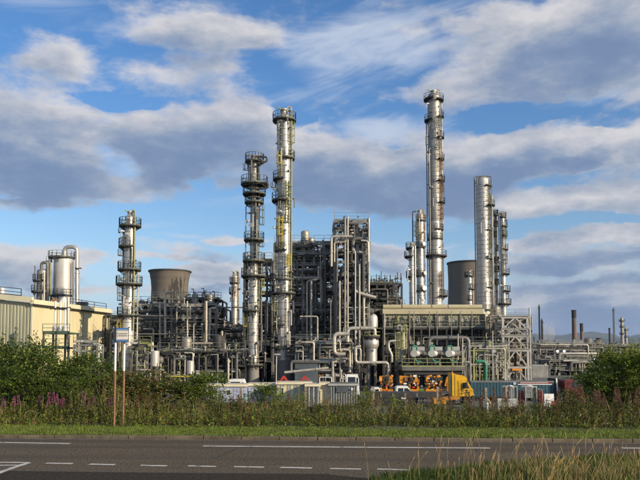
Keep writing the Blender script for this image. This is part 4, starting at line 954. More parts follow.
# exchanger deck with three horizontal exchangers and green elbows
Y = 97; t = thing('exchanger_deck', 'raised dark steel deck with green railings behind the orange machines', 'platform', (at(430, 380, Y).x, Y, GZ))
x0, x1 = at(400, 366, Y).x, at(461.5, 366, Y).x; z = at(0, 366.3, Y).z
MB().bb(x0, x1, Y-2.6, Y+6, z-.55, z).build('deck', M['steelg'], t); MB().bb(x0+.3, x1-.3, Y-2.2, Y+6, z-1.1, z-.6).build('deck_beam', M['steel'], t)
for i in range(6):
    x = x0+.4+(x1-x0-.8)*i/5
    for y in (Y-2.2, Y+5.6): stick('post', (x, y, GZ), (x, y, z-1), .3, .3, M['steel'], t)
b = MB(); railing(b, [(x0, Y-2.5, z), (x1, Y-2.5, z)], 1.1, .07, every=1.5); b.build('handrail', M['ygr'], t)
for i, (px, lb) in enumerate(((413.8, 'left'), (431.5, 'middle'), (448.8, 'right'))):
    c = at(px, 353.6, Y-1.5); g = 'exchangers on the raised deck'
    e = thing('heat_exchanger', lb+' of three horizontal exchangers with round grey end covers on the raised deck', 'heat exchanger', (c.x, c.y, z), g)
    r = .5
    MB().lathe((c.x, c.y, c.z), [(r*.94, -.02), (r, .04), (r, .35)], 22, 'Y').build('end_cover', M['pgrey'], e)
    q = c+Vector((.6, .8, 0)); MB().cyl(q, q+Vector((1.9, 3.6, 0)), .42, 16).build('shell', M['pipeg'], e)
    MB().cyl(c+Vector((0, .35, 0)), q+Vector((.1, .1, 0)), .42, 16).build('channel', M['cladw'], e)
    for s in (.5, 3): MB().box((q.x+s*.4, q.y+s, (c.z-.4+z)/2), (.35, .35, c.z-.4-z)).build('saddle', M['steelg'], e)
    G = Y-.6
    run('green_pipe', 'green elbow pipe hooked over the '+lb+' exchanger', [(px-1.6, 358, G), (px-1.6, 345.8, G), (px+3.2, 345.8, G), (px+3.2, 352, G)], .85, 'green', group='green pipes at the exchangers')
    run('green_pipe', 'low green pipe bend under the '+lb+' exchanger', [(px+1, 358.5, G-1), (px+2.5, 361.4, G-1), (px+8, 361.8, G-1)], .8, 'green', group='green pipes at the exchangers')
    b = MB(); p = at(px+4, 350.5, Y+1); b.bb(p.x-.9, p.x+1.0, Y+1, Y+2, p.z, p.z+.55); tag(b.build('junction_box', M['pgrey']), 'grey box panel behind the '+lb+' exchanger', 'panel', 'grey panels behind the exchangers')
run('large_pipe', 'fat grey pipe bridging over the exchangers and bending down at the right', [(429, 350, 100), (429, 337.8, 100), (468.5, 337.8, 100), (468.5, 358, 100)], 2.0, 'pipeg', n=16)
run('green_pipe', 'thick green pipe with a bent top right of the exchangers', [(476, 361.3, 96), (485.7, 361.3, 96), (485.7, 390, 96)], 1.75, 'green', n=14)
for px, p0, p1, m_, lb in ((462.5, 338, 385, 'pipe', 'pale upright pipe right of the exchanger deck'), (473.5, 350, 388, 'ygr', 'yellow green post before the thick green pipe'), (466, 350, 388, 'pipeg', 'grey upright pipe under the fat bridging pipe'), (492.6, 331, 388, 'galv', 'bright upright pipe left of the lattice tower'), (479.5, 363, 388, 'ygr', 'thin green post tucked beneath the bent green pipe'), (458, 334, 360, 'pipe', 'pale thin pipe at the right end of the exchanger deck'), (470.5, 358, 388, 'galv', 'light pipe stub below the fat bridging pipe elbow')):
    run('riser_pipe', lb, [(px, p0, 98.5), (px, p1, 98.5)], .65, m_)
frame('process_structure', 'rusty crowded pipe stack between cooler house and lattice tower', 488, 502, 113, 121, [318, 327, 337, 348, 359, 371], 2, 1, 'steelg', .5, 26, 18, 240, 4, 53, pal=('pipe', 'pipeg', 'rustp', 'galv'), fpal=('rustp', 'galv', 'pipeg', 'piped', 'cladw'))
frame('process_structure', 'low pale pipework behind the teal trailer', 462, 506, 104, 108, [346, 358, 371], 5, 1, 'galv', .1, 26, 24, 160, 2, 54, pal=('pipe', 'galv', 'pipeg', 'ygr'), fpal=('galv', 'pipeg', 'ygr', 'cladw', 'piped'), wpost=.16, beamh=.18, fs=.8)
# lattice tower
def lattice_tower():
    Y = 106; xa, xb = at(503, 340, Y).x, at(527.5, 340, Y).x; lv = [317.5, 329, 336.5, 350.5, 367.5, 382]
    t = thing('lattice_tower', 'pale open lattice tower with chevron braces right of the cooler house', 'steel tower', ((xa+xb)/2, Y, GZ)); Z = [at(0, p, Y).z for p in lv]; G = M['galv']
    for y in (Y, Y+4):
        for x in (xa, xb): stick('post', (x, y, GZ), (x, y, Z[0]+.3), .34, .34, G, t)
        stick('post', (xa+.9, y, GZ), (xa+.9, y, Z[1]), .18, .18, G, t)
        for z in Z: stick('beam', (xa-.3, y-.02, z), (xb+.3, y-.02, z), .3, .3, G, t)
        for z0, z1 in zip(Z[1:], Z):
            m_ = (xa+xb)/2; stick('brace', (xa, y-.04, z0), (m_, y-.04, z1), .16, .2, G, t); stick('brace', (xb, y-.04, z0), (m_, y-.04, z1), .16, .2, G, t)
    for z in Z:
        for x in (xa, xb): stick('cross_beam', (x, Y, z), (x, Y+4, z), .3, .2, G, t)
    for z in (Z[0], Z[2], Z[3]):
        slab('deck', xa, xb, Y+.2, Y+3.8, z+.15, z+.22, M['deck'], t); b = MB(); railing(b, [(xa-.3, Y-.3, z+.15), (xb+.3, Y-.3, z+.15)], 1.1, .05); b.build('handrail', M['railp'], t)
    b = MB(); b.cyl((xb+.4, Y, GZ), (xb+.4, Y, Z[0]+1.5), .12, 8); b.build('riser_pipe', G, t)
    rr = random.Random(4); b = MB(); pm = [M[k] for k in ('pipeg', 'pipe', 'rustp', 'steel', 'cladw')]
    for i in range(130):
        b.m(rr.randrange(5)); x = rr.uniform(xa+.3, xb-.3); z = rr.uniform(GZ+.5, Z[1]); y = Y+rr.uniform(.8, 3.6); e = rr.uniform(.1, .3)
        if i % 3: b.box((x, y, z), (e, e, e*2))
        else: b.cyl((x, y, z-1), (x, y, z+1), e*.4, 6)
    b.build('small_fittings', pm, t, kind='stuff')
    p = at(512, 369.6, Y-.5); q = at(522, 369.6, Y-.5); stick('hoist_beam', p, q, .25, .3, M['orange'], t)
    MB().lathe((at(508, 345, Y).x, Y+2, Z[3]), [(.05, 0), (.6, .1), (.6, 2.0), (.3, 2.4), (.03, 2.5)], 14).build('drum', M['cladw'], t)
    return t
lattice_tower()
frame('process_structure', 'thin grey piping frame behind the lattice tower', 500, 531, 128, 136, [322, 336, 352, 366], 4, 1, 'steelg', .4, 18, 12, 140, 3, 55, wpost=.22, beamh=.26)
# ------------------------------------------------------------------ far right
frame('pipe_rack', 'distant grey pipe rack crossing behind the lorries to the right trees', 530, 602, 220, 232, [344, 350, 360, 368], 9, 1, 'steelg', .25, 34, 16, 200, 4, 61, pal=('galv', 'pipeg', 'pipe', 'piped'), fpal=('steelg', 'galv', 'pipeg', 'piped'), cat='pipe rack', brace=.8, fs=1.6, wpost=.5, railm='railp')
frame('pipe_rack', 'taller rack bay behind the distant grey pipe rack', 570, 592, 240, 252, [346, 351, 357, 364], 4, 1, 'galv', .3, 14, 12, 90, 3, 62, cat='pipe rack', brace=.6, fs=1.6, wpost=.45)
frame('pipe_rack', 'low far rack half hidden behind the right hand tree', 595, 660, 300, 320, [346, 352, 360], 8, 1, 'steelg', .6, 16, 10, 120, 4, 63, cat='pipe rack', brace=.4, fs=2.0, wpost=.5)
def chimney(label, px, Y, py, hw, band, m_='brick', taper=.85):
    c = at(px, py, Y); mp = mpp(Y); r = hw*mp; t = thing('chimney', label, 'chimney', (c.x, Y, GZ)); zt = c.z; zb = at(px, band, Y).z; rr_ = r*taper+(r-r*taper)*(zt-zb)/(zt-GZ)
    MB().lathe((c.x, Y, 0), [(r, GZ), (rr_, zb)], 20).build('shaft', M[m_], t)
    MB().lathe((c.x, Y, 0), [(rr_+.12, zb), (r*taper+.12, zt-.8), (r*taper+.35, zt-.7), (r*taper+.35, zt), (r*taper-.3, zt), (r*taper-.4, zt-1)], 20).build('cap_band', M['sooty'], t)
    b = MB(); b.cyl((c.x-r*.5, Y-r-.1, GZ), (c.x-r*.5, Y-r-.1, zt), .12, 6); b.build('ladder', M['piped'], t)
chimney('tallest brown chimney with black top on the right skyline', 573.8, 600, 310, 2.5, 317.8)
chimney('shorter brown chimney with black top just right of the tallest one', 581.4, 620, 323.4, 1.7, 331.4)
chimney('stubby brown chimney at the middle of the right skyline', 598.6, 560, 338, 2.6, 339.5, taper=.9)
chimney('thin black chimney left of the lattice flare mast', 609.4, 600, 328, .85, 341, 'sooty')
def mast(label, px, Y, py, hw, m_='piped', pyb=352):
    c = at(px, py, Y); s = hw*mpp(Y); t = thing('flare_mast', label, 'mast', (c.x, Y, GZ)); b = MB()
    z = GZ; step = s*3.2; k = 0
    for dx, dy in ((-s, -s), (s, -s), (s, s), (-s, s)): b.bar((c.x+dx, Y+dy, GZ), (c.x+dx*.6, Y+dy*.6, c.z), s*.35)
    while z < c.z-step:
        for dy in (-s, s): b.bar((c.x-s*(1-2*(k % 2)), Y+dy, z), (c.x+s*(1-2*(k % 2)), Y+dy, z+step), s*.22)
        z += step; k += 1
    b.build('lattice', M[m_], t); MB().cyl((c.x, Y, GZ), (c.x, Y, c.z+s*2), s*.55, 8).build('flare_pipe', M[m_], t)
    zz_ = c.z-s*2.5; MB().bb(c.x-s*1.7, c.x+s*1.7, Y-s*1.7, Y+s*1.7, zz_, zz_+s*.4).build('platform', M['deck'], t)
mast('tall dark flare mast just right of the lattice tower', 539, 420, 306, .75)
mast('short dark mast close beside the tall flare mast', 541.8, 430, 320, .9)
mast('slender flare mast among the far right columns', 613.4, 520, 308.5, .75, 'pipeg')
mast('tiny mast right of the lattice tower above the rack', 534, 460, 337, .5)
column('distillation_column', 'far brownish column with ring platforms above the right hand tree', 622.6, 480, [(319, 352, 1.5, 'cladd')], [(321, 620, 625.5), (327, 620.5, 625), (334, 620, 625)], [], [], [], top=1.5, seed=12, fit=4)
column('distillation_column', 'far shorter brown column beside the ringed one above the right tree', 626.6, 500, [(328.5, 352, 1.1, 'rusty')], [(330, 625, 629), (337, 625, 629)], [], [], [], top=1, seed=13, fit=4)
# far process block around the flare
frame('process_structure', 'far process block under the slender flare mast on the right skyline', 604, 636, 500, 520, [344.5, 348, 351], 6, 1, 'steelg', .8, 14, 8, 60, 5, 64, fs=3.0, wpost=.8, beamh=.7, pal=('pipeg', 'galv', 'rustp'), rails=False)
frame('process_structure', 'far low pipework behind the yard on the right of the lattice tower', 528, 575, 340, 352, [349, 354, 360], 8, 1, 'steelg', .8, 20, 8, 120, 6, 65, fs=2.4, wpost=.6, beamh=.6, rails=False)
frame('process_structure', 'low grey pipework between the corrugated shed and the bright right tree', 549, 640, 165, 180, [361, 369, 377], 9, 1, 'steelg', .5, 26, 16, 200, 6, 66, fs=1.2, wpost=.3, beamh=.35)
# corrugated shed behind trailer
t = thing('corrugated_shed', 'pale corrugated container shed behind the right end of the teal trailer', 'shed', (at(538, 370, 150).x, 150, GZ)); a, c = at(529.5, 366, 150), at(548.5, 366, 150)
MB().bb(a.x+.1, c.x-.1, 150.1, 156, GZ, a.z).build('wall', M['pgrey'], t)
for i in range(14):
    x = a.x+(c.x-a.x)*(i+.5)/14; slab('rib', x-.09, x+.09, 150, 150.1, GZ+.1, a.z-.05, M['galv'], t)
MB().bb(a.x, c.x, 149.9, 156.2, a.z, a.z+.2).build('roof', M['pgrey'], t)
# floodlights
def floodlight(label, px, py, Y, n, s=1.0):
    c = at(px, py, Y); t = thing('floodlight_mast', label, 'floodlight', (c.x, Y, GZ)); MB().cyl((c.x, Y, GZ), (c.x, Y, c.z-.3), .14*s, 8, .09*s).build('pole', M['galv'], t)
    e = mat('lit_floodlight', (.9, .9, .85), .3, 0, .02, 1, emit=(1, .96, .86, 7)); w = .42*s
    for i in range(n):
        x = c.x+(i-(n-1)/2)*1.75*s; b = MB(); b.box((x, Y, c.z), (w*1.5, .5*s, w*1.2)); l = b.build('lamp_housing', M['galv'], t)
        MB().lathe((x, Y-.27*s, c.z), [(.02, -.08), (w*.6, -.04), (w*.62, 0)], 14, 'Y').build('lens', e, l)
    if n > 1: stick('crossbar', (c.x-1.2*s, Y+.1, c.z-.5), (c.x+1.2*s, Y+.1, c.z-.5), .12, .12, M['galv'], t)
floodlight('lit twin floodlight on a pole right of the lattice tower', 560.6, 351.2, 180, 2, 1.0)
floodlight('lit smaller floodlight near the left edge of the right tree', 594, 359.5, 190, 1, 1.1)
p = at(276.3, 355, 83); t = thing('lamp_post', 'slim pale lamp post standing before the foot of the tall silver column', 'lamp post', (p.x, 83, GZ)); MB().cyl((p.x, 83, GZ), (p.x, 83, p.z), .09, 8, .06).build('pole', M['galv'], t); MB().box((p.x+.15, 82.9, p.z+.08), (.7, .35, .18)).build('lamp_head', M['pgrey'], t)
# steam
def steam():
    c = at(546, 334, 520); b = MB(); rr = random.Random(3)
    t = MB().lathe((0, 0, 0), [(.05, -1), (.5, -.8), (.8, -.5), (.95, 0), (.8, .5), (.5, .85), (.05, 1)], 20).build('steam_plume', None or M['white'])
    t.data.materials.clear(); m = bpy.data.materials.new('steam'); m.use_nodes = True; n = NT(m.node_tree); n.n.remove(n.n['Principled BSDF'])
    o = n.new('ShaderNodeTexCoord').outputs['Object']; nz = n.noise(o, 1.8, 4, .6).outputs[0]; fall = n.m('SUBTRACT', 1.0, n.v('LENGTH', o), clamp=True)
    dn = n.m('MULTIPLY', n.m('MULTIPLY', n.smooth(nz, .42, .7), n.smooth(fall, 0, .6)), .28)
    v = n.new('ShaderNodeVolumePrincipled', {'Color': (1, 1, 1, 1), 'Density': dn, 'Anisotropy': -.35}); n.l.new(v.outputs[0], n.n['Material Output'].inputs['Volume'])
    t.data.materials.append(m); t.location = c; t.scale = (8, 7, 13); t.rotation_euler = (0, R(16), 0); tag(t, 'thin white steam drifting up beside the far flare mast', 'steam')
steam()
# ------------------------------------------------------------------ yard: cabins, vehicles, machines
def wheel(b_t, b_r, x, y, z, r, w=.3):
    b_t.lathe((x, y, z), [(r*.55, -w/2), (r*.92, -w/2), (r, -w*.35), (r, w*.35), (r*.92, w/2), (r*.55, w/2)], 18, 'Y'); b_r.lathe((x, y, z), [(.05, -w*.35), (r*.3, -w*.45), (r*.55, -w*.3), (r*.56, w*.3), (.05, w*.3)], 14, 'Y')
def wheels(t, spots, r, w=.3):
    for x, y, z in spots:
        a, c = MB(), MB(); wheel(a, c, x, y, z, r, w); o = a.build('wheel', M['black'], t); c.build('rim', M['pipeg'], o)
def lorry():
    Y = 73; G = GZ
    t = thing('lorry', 'amber high roofed lorry cab facing right in front of the teal trailer', 'lorry', (at(463, 400, Y).x, Y, G))
    X = lambda px: at(px, 390, Y).x; Z = lambda py: at(463, py, Y).z; L = M['lorry']; C = M['chas']
    MB().prism([(X(457.8), Z(396.4)), (X(457.8), Z(380.5)), (X(466.2), Z(380.8)), (X(468.4), Z(382.2)), (X(471.6), Z(388.2)), (X(473.4), Z(389.6)), (X(473.8), Z(396.4))], Y, Y+2.45).build('body', L, t)
    MB().prism([(X(452.2), Z(396.2)), (X(452.2), Z(373.6)), (X(453.2), Z(373.2)), (X(456), Z(374.2)), (X(457.6), Z(375)), (X(457.6), Z(396.2))], Y+.03, Y+2.42).build('side_fairing', L, t)
    MB().prism([(X(457.7), Z(380.4)), (X(457.7), Z(374.8)), (X(463), Z(375.4)), (X(466.8), Z(377.4)), (X(467.8), Z(380.6))], Y+.10, Y+2.35).build('roof_fairing', L, t)
    MB().prism([(X(462.3), Z(388.4)), (X(462.7), Z(382.6)), (X(466.6), Z(382.6)), (X(469.6), Z(388.4))], Y-.015, Y+.05).build('side_window', M['glass'], t)
    MB().prism([(X(468.6), Z(382.6)), (X(471.5), Z(388.0)), (X(472.0), Z(388.0)), (X(469.0), Z(382.5))], Y+.1, Y+2.35).build('windscreen', M['glass'], t)
    MB().prism([(X(466.0), Z(380.4)), (X(469.0), Z(380.9)), (X(469.0), Z(381.4)), (X(466.0), Z(381.0))], Y+.05, Y+2.4).build('sun_visor', C, t)
    for px in (458.9, 461.6): MB().bar((X(px), Y-.012, Z(382)), (X(px), Y-.012, Z(396)), .03).build('door_seam', C, t)
    MB().bar((X(455), Y+.02, Z(374.5)), (X(455), Y+.02, Z(396)), .03).build('panel_seam', C, t)
    MB().bar((X(458), Y-.012, Z(389.8)), (X(473.2), Y-.012, Z(390.6)), .025).build('panel_seam', C, t)
    MB().box((X(466.3), Y-.28, Z(385)), (.14, .22, .62)).build('mirror', C, t); MB().bar((X(466.3), Y-.25, Z(382.2)), (X(466.9), Y, Z(382.4)), .04).build('mirror_arm', C, t)
    MB().box((X(463.0), Y-.025, Z(391)), (.22, .03, .05)).build('door_handle', C, t)
    MB().prism([(X(459.5), Z(393.6)), (X(470), Z(391.6)), (X(470), Z(392.3)), (X(459.5), Z(394.3))], Y-.012, Y).build('door_stripe', C, t)
    MB().box((X(473.3), Y+1.2, Z(398)), (.35, 2.45, .55)).build('bumper', C, t); MB().box((X(473.9), Y+1.2, Z(393)), (.05, 1.7, .8)).build('grille', C, t)
    for s in (.3, 2.15): MB().box((X(473.9), Y+s, Z(396)), (.12, .4, .28)).build('headlight', M['white'], t)
    MB().box((X(459), Y+.15, Z(398.6)), (.55, .3, .4)).build('step', C, t); MB().cyl((X(455), Y+.1, Z(399)), (X(458), Y+.1, Z(399)), .28, 14).build('fuel_tank', M['galv'], t)
    MB().cyl((X(452.8), Y+.3, Z(373.3)), (X(452.8), Y+.3, Z(371.8)), .10, 8).build('beacon', M['orange'], t); MB().cyl((X(451.4), Y+.3, Z(396)), (X(451.4), Y+.3, Z(375)), .10, 10).build('exhaust_stack', M['galv'], t)
    MB().bb(X(440), X(472), Y+.75, Y+1.75, Z(399), Z(396.6)).build('chassis', C, t)
    zc = G+.52; wheels(t, [(X(467.6), Y+.2, zc), (X(467.6), Y+2.2, zc), (X(451), Y+.2, zc), (X(443), Y+.2, zc), (X(451), Y+2.2, zc)], .52)
lorry()
def lowloader():
    Y = 71.5; X = lambda px: at(px, 396, Y).x; Z = lambda py: at(400, py, Y).z
    t = thing('low_loader', 'long black low loader trailer with bright round hub, parked left of the lorry', 'trailer', (X(400), Y, GZ))
    MB().bb(X(367), X(438), Y, Y+2.5, Z(397.6), Z(392.6)).build('bed', M['chas'], t)
    MB().prism([(X(438), Z(397.6)), (X(438), Z(393.5)), (X(443), Z(395)), (X(443), Z(397))], Y+.1, Y+2.4).build('neck', M['chas'], t)
    for x in (380, 392, 404, 416): MB().bb(X(x), X(x)+.2, Y-.04, Y+.02, Z(397), Z(393)).build('side_post', M['steelg'], t)
    zc = GZ+.5; wheels(t, [(X(376.5), Y+.1, zc), (X(387.5), Y+.1, zc), (X(410), Y+.1, zc), (X(376.5), Y+2.2, zc)], .5)
    t2 = thing('steel_skid', 'orange flat steel skid lying beside the rear of the amber lorry', 'skid', (X(447), 70, GZ)); Y = 69.5; X = lambda px: at(px, 400, Y).x; Z = lambda py: at(400, py, Y).z
    MB().prism([(X(434), Z(404)), (X(434), Z(399)), (X(443), Z(398.2)), (X(446), Z(401)), (X(446), Z(404))], Y, Y+1.8).build('box', M['orange'], t2)
    MB().prism([(X(442), Z(398.4)), (X(460), Z(397.2)), (X(460), Z(398.8)), (X(446), Z(401))], Y, Y+1.8).build('ramp', M['orange'], t2)
    for x in (436, 444): slab('foot', X(x), X(x)+.3, Y+.2, Y+1.6, GZ, Z(404), M['chas'], t2)
lowloader()
def teal_trailer():
    Y = 79; X = lambda px: at(px, 390, Y).x; Z = lambda py: at(510, py, Y).z
    t = thing('box_trailer', 'long dark teal box trailer with a red and white stripe near its rear', 'trailer', (X(512), Y, GZ)); x0, x1 = X(470.5), X(555); z0, z1 = Z(397.5), Z(381.2)
    MB().bb(x0, x1, Y+.06, Y+2.5, z0, z1).build('body', M['teal'], t)
    n = 26
    for i in range(n): a = x0+(x1-x0)*i/n; slab('side_panel', a+.03, a+(x1-x0)/n-.03, Y, Y+.06, z0+.12, z1-.14, M['teal'], t)
    slab('top_rail', x0, x1, Y-.03, Y+.06, z1-.13, z1+.04, M['pipeg'], t); slab('bottom_rail', x0, x1, Y-.03, Y+.06, z0-.02, z0+.1, M['chas'], t)
    slab('stripe', X(520), X(552), Y-.03, Y, Z(383.3), Z(382.1), M['red'], t); slab('stripe', X(518), X(552), Y-.03, Y, Z(384.7), Z(384.0), M['white'], t)
    MB().lathe((X(514.7), Y-.02, Z(383.4)), [(.05, -.02), (.17, -.02), (.17, 0)], 16, 'Y').build('round_emblem', M['hutb'], t)
    for i in range(22):
        x = X(520.6)+i*.145; slab('lettering', x, x+.09, Y-.036, Y-.03, Z(382.98), Z(382.4), M['white'], t)
    b = MB(); b.prism([(X(552.5), z0-.4), (X(555.2), z1+.3), (X(556), z1+.3), (X(557.3), Z(386)), (X(557), z0-.4)], Y-.06, Y+2.5); b.build('rear_frame', M['black'], t)
    MB().bar((X(556.2), Y-.1, z1+.35), (X(557.3), Y-.1, Z(393)), .16).build('corner_post', M['white'], t)
    MB().bb(x0+1, x1-.6, Y+.6, Y+1.9, z0-.35, z0).build('chassis', M['chas'], t)
    wheels(t, [(X(p), Y+.3, GZ+.5) for p in (534, 543, 552, 478, 487)]+[(X(p), Y+2.2, GZ+.5) for p in (534, 543, 552)], .5)
teal_trailer()
def orange_machine(label, px, w, seed, Y=82):
    rr = random.Random(seed); X = lambda p: at(p, 390, Y).x; Z = lambda py: at(px, py, Y).z; x0, x1 = X(px-w/2), X(px+w/2)
    t = thing('pump_unit', label, 'machine', (X(px), Y, GZ)); O = M['orange']
    MB().bb(x0, x1, Y-.1, Y+2, Z(392.3), Z(389.2)).build('skid_beam', O, t)
    for x in (x0+.2, (x0+x1)/2, x1-.3): slab('leg', x, x+.25, Y, Y+.25, GZ, Z(392.3), M['chas'], t); slab('upright', x, x+.18, Y+.05, Y+.23, Z(389.2), Z(381.8), O, t)
    MB().bb(x0+.1, x1-.1, Y+.2, Y+1.8, Z(382.4), Z(381.4)).build('upper_deck', M['chas'], t)
    MB().bb(x0+.25, x1-.3, Y+.3, Y+1.7, Z(388.9), Z(384.2)).build('engine_block', M['chas'], t)
    MB().bb(x0+(x1-x0)*.2, x0+(x1-x0)*.78, Y+.2, Y+1.6, Z(381.4), Z(376.3)).build('housing', O, t)
    for i in range(4): x = x0+(x1-x0)*(.12+.24*i); h = rr.uniform(.25, .5); MB().bb(x-.17, x+.17, Y-.15, Y+.3, Z(379)-h, Z(379)+h*.8).build('cylinder_block', M[rr.choice(['orange', 'orange', 'rustp', 'chas'])], t)
    MB().lathe((x0+(x1-x0)*.62, Y-.2, Z(379.3)), [(.05, -.12), (.2, -.1), (.24, 0), (.24, .3)], 12, 'Y').build('flywheel', M['chas'], t)
    for i in range(4): x = x0+(x1-x0)*rr.random(); MB().tube([(x, Y+rr.uniform(-.2, 1), Z(382)), (x, Y, Z(rr.uniform(374.5, 377.5))), (x+rr.uniform(-.8, .8), Y, Z(377))], .09, 7).build('pipe', M[rr.choice(['orange', 'chas', 'rustp', 'orange'])], t)
    b = MB()
    for i in range(70):
        b.m(rr.choice([0, 0, 1, 1, 1, 1, 1, 0, 2, 3])); e = rr.uniform(.08, .25); b.box((rr.uniform(x0, x1), Y-.1+rr.uniform(-.1, .4), Z(rr.uniform(375.8, 391))), (e*rr.uniform(.6, 2), e, e))
    b.build('small_fittings', [O, M['chas'], M['red'], M['white']], t, kind='stuff')
orange_machine('leftmost orange pump unit, half hidden, behind the black low loader', 386, 14, 1)
orange_machine('middle orange pump unit standing above the white pickup', 409, 21, 2)
orange_machine('rightmost orange pump unit, nearest the amber lorry', 433.5, 16, 3)
run('crane_arm', 'small upright orange arm between the rightmost pump unit and the lorry', [(447.5, 391, 80), (447.5, 376, 80), (445, 386, 80)], 1.1, 'orange', 'arm')
def pickup(label, x0p, x1p, py0, Y, flip=False):
    X = lambda p: at(p, 392, Y).x; Z = lambda py: at(400, py, Y).z; L = x1p-x0p; t = thing('pickup_truck', label, 'pickup', (X((x0p+x1p)/2), Y, GZ))
    k = (lambda f: x0p+L*f) if not flip else (lambda f: x1p-L*f); h = Z(py0)-(GZ+1.0); zb = GZ+.95
    MB().prism([(X(k(.0)), GZ+.45), (X(k(0)), zb), (X(k(.98)), zb), (X(k(1.30)), zb-.1), (X(k(1.34)), GZ+.45)], Y, Y+1.7).build('body', M['white'], t)
    MB().prism([(X(k(.02)), zb), (X(k(.04)), GZ+1.0+h*.92), (X(k(.12)), GZ+1+h), (X(k(.68)), GZ+1+h), (X(k(.98)), zb)], Y+.08, Y+1.62).build('cab', M['white'], t)
    MB().prism([(X(k(.14)), zb+.05), (X(k(.14)), GZ+1+h*.74), (X(k(.43)), GZ+1+h*.74), (X(k(.43)), zb+.05)], Y+.04, Y+.12).build('side_window', M['glass'], t)
    MB().prism([(X(k(.50)), zb+.05), (X(k(.50)), GZ+1+h*.74), (X(k(.68)), GZ+1+h*.74), (X(k(.86)), zb+.05)], Y+.04, Y+.12).build('side_window', M['glass'], t)
    wheels(t, [(X(k(.15)), Y+.05, GZ+.35), (X(k(1.1)), Y+.05, GZ+.35)], .35, .22)
pickup('white pickup cab with two dark side windows behind the low loader', 396, 413.5, 386.2, 76)
pickup('white car roof showing at the left end of the low loader', 369, 380.5, 387.6, 76, True)
def van(label, x0p, x1p, py0, Y, glass=True):
    X = lambda p: at(p, 385, Y).x; Z = lambda py: at(x0p, py, Y).z; t = thing('van', label, 'van', (X((x0p+x1p)/2), Y, GZ)); w = x1p-x0p
    MB().prism([(X(x0p), GZ+.5), (X(x0p), Z(py0)-.1), (X(x0p+w*.04), Z(py0)), (X(x1p-w*.1), Z(py0)), (X(x1p), Z(py0)-.5), (X(x1p+w*.03), GZ+1.2), (X(x1p+w*.08), GZ+.5)], Y, Y+2).build('body', M['white'], t)
    MB().bb(X(x0p+w*.12), X(x0p+w*.72), Y-.02, Y+.02, Z(py0)-1.0, Z(py0)-.28).build('side_window', M['glass'], t)
    MB().bb(X(x0p+w*.8), X(x0p+w*.94), Y-.02, Y+.02, Z(py0)-1.0, Z(py0)-.35).build('side_window', M['glass'], t)
    wheels(t, [(X(x0p+w*.2), Y+.1, GZ+.36), (X(x1p-w*.1), Y+.1, GZ+.36)], .36, .22)
van('white van with dark windows behind the site cabins on the left', 229, 244.5, 379.3, 79)
van('white lorry cab with bright roof behind the striped grey container', 346.5, 359, 374.6, 80)
def trestle(label, px, Y):
    X = lambda p: at(p, 380, Y).x; Z = lambda py: at(px, py, Y).z; t = thing('pipe_trestle', label, 'trestle', (X(px), Y, GZ)); b = MB()
    b.prism([(X(px-3.6), Z(380.5)), (X(px-.8), Z(376.2)), (X(px+1.0), Z(375.8)), (X(px+4.2), Z(380.5)), (X(px+2), Z(380.5)), (X(px+.2), Z(378.4)), (X(px-1.6), Z(380.5))], Y, Y+.5); b.build('head', M['red'], t)
    for s in (-4.5, 4.2): stick('leg', (X(px+s), Y+.2, GZ), (X(px+s), Y+.2, Z(380.4)), .2, .2, M['red'], t)
    MB().bb(X(px-7), X(px+5.5), Y+.3, Y+1.2, Z(384), Z(380.6)).build('base_unit', M['chas'], t)
trestle('small red steel trestle nearest the lamp post, behind the cabin roofs', 283.5, 82.8)
trestle('larger red steel trestle under the long rising pipe, behind the cabin roofs', 304.5, 82.4)
def cabin(label, x0p, x1p, pyt, Y, wall, roof='rooff', D=2.8, wins=(), n=10, alt=None, fascia='creamt'):
    X = lambda p: at(p, 390, Y).x; zt = at(x0p, pyt, Y).z; x0, x1 = X(x0p), X(x1p); t = thing('site_cabin', label, 'cabin', ((x0+x1)/2, Y, GZ))
    MB().bb(x0+.06, x1-.06, Y+.06, Y+D, GZ+.15, zt-.2).build('wall', M[wall], t)
    for i in range(n):
        a = x0+(x1-x0)*i/n; slab('wall_panel', a+.02, a+(x1-x0)/n*(.97 if not alt else .78), Y, Y+.06, GZ+.2, zt-.22, M[alt if alt and i % 2 else wall], t)
    MB().bb(x0-.12, x1+.12, Y-.12, Y+D+.15, zt-.2, zt).build('roof', M[roof], t); MB().bb(x0-.13, x1+.13, Y-.14, Y-.12, zt-.24, zt-.03).build('fascia', M[fascia], t)
    for a, c in wins:
        o = MB().bb(X(a), X(c), Y-.03, Y, GZ+1.1, zt-.55).build('window', M['white'], t); MB().bb(X(a)+.06, X(c)-.06, Y-.045, Y-.03, GZ+1.16, zt-.61).build('pane', M['glass'], o)
    return t
cabin('pale blue site cabin with flat felt roof behind the left shrubs', 206, 247, 384.2, 71.5, 'hutb', wins=((213, 218), (226, 231)), n=12)
cabin('pale blue and cream site cabin with two dark windows right of the first', 248, 276, 383.4, 72.5, 'hutb', wins=((253, 257), (264, 269)), n=9)
cabin('cream ended site cabin with stripes of grey, below the red trestles', 277, 311, 382.0, 70.5, 'cream', wins=((281, 284),), n=10, alt='pgrey')
cabin('dark grey container cabin with pale ribs beside the cream cabin', 306, 319.5, 384.0, 68.5, 'blueg', alt='pgrey', n=6, roof='rooff')
cabin('narrow cream fronted cabin left of the striped container', 320, 328.8, 382.6, 69.5, 'cream', wins=((325.8, 326.9),), n=4)
cabin('striped blue grey container with a dark window and white notice', 329.5, 357.5, 383.3, 69, 'blueg', alt='pgrey', n=22, roof='steelg', fascia='pgrey')
t = bpy.data.objects[-1] if False else None
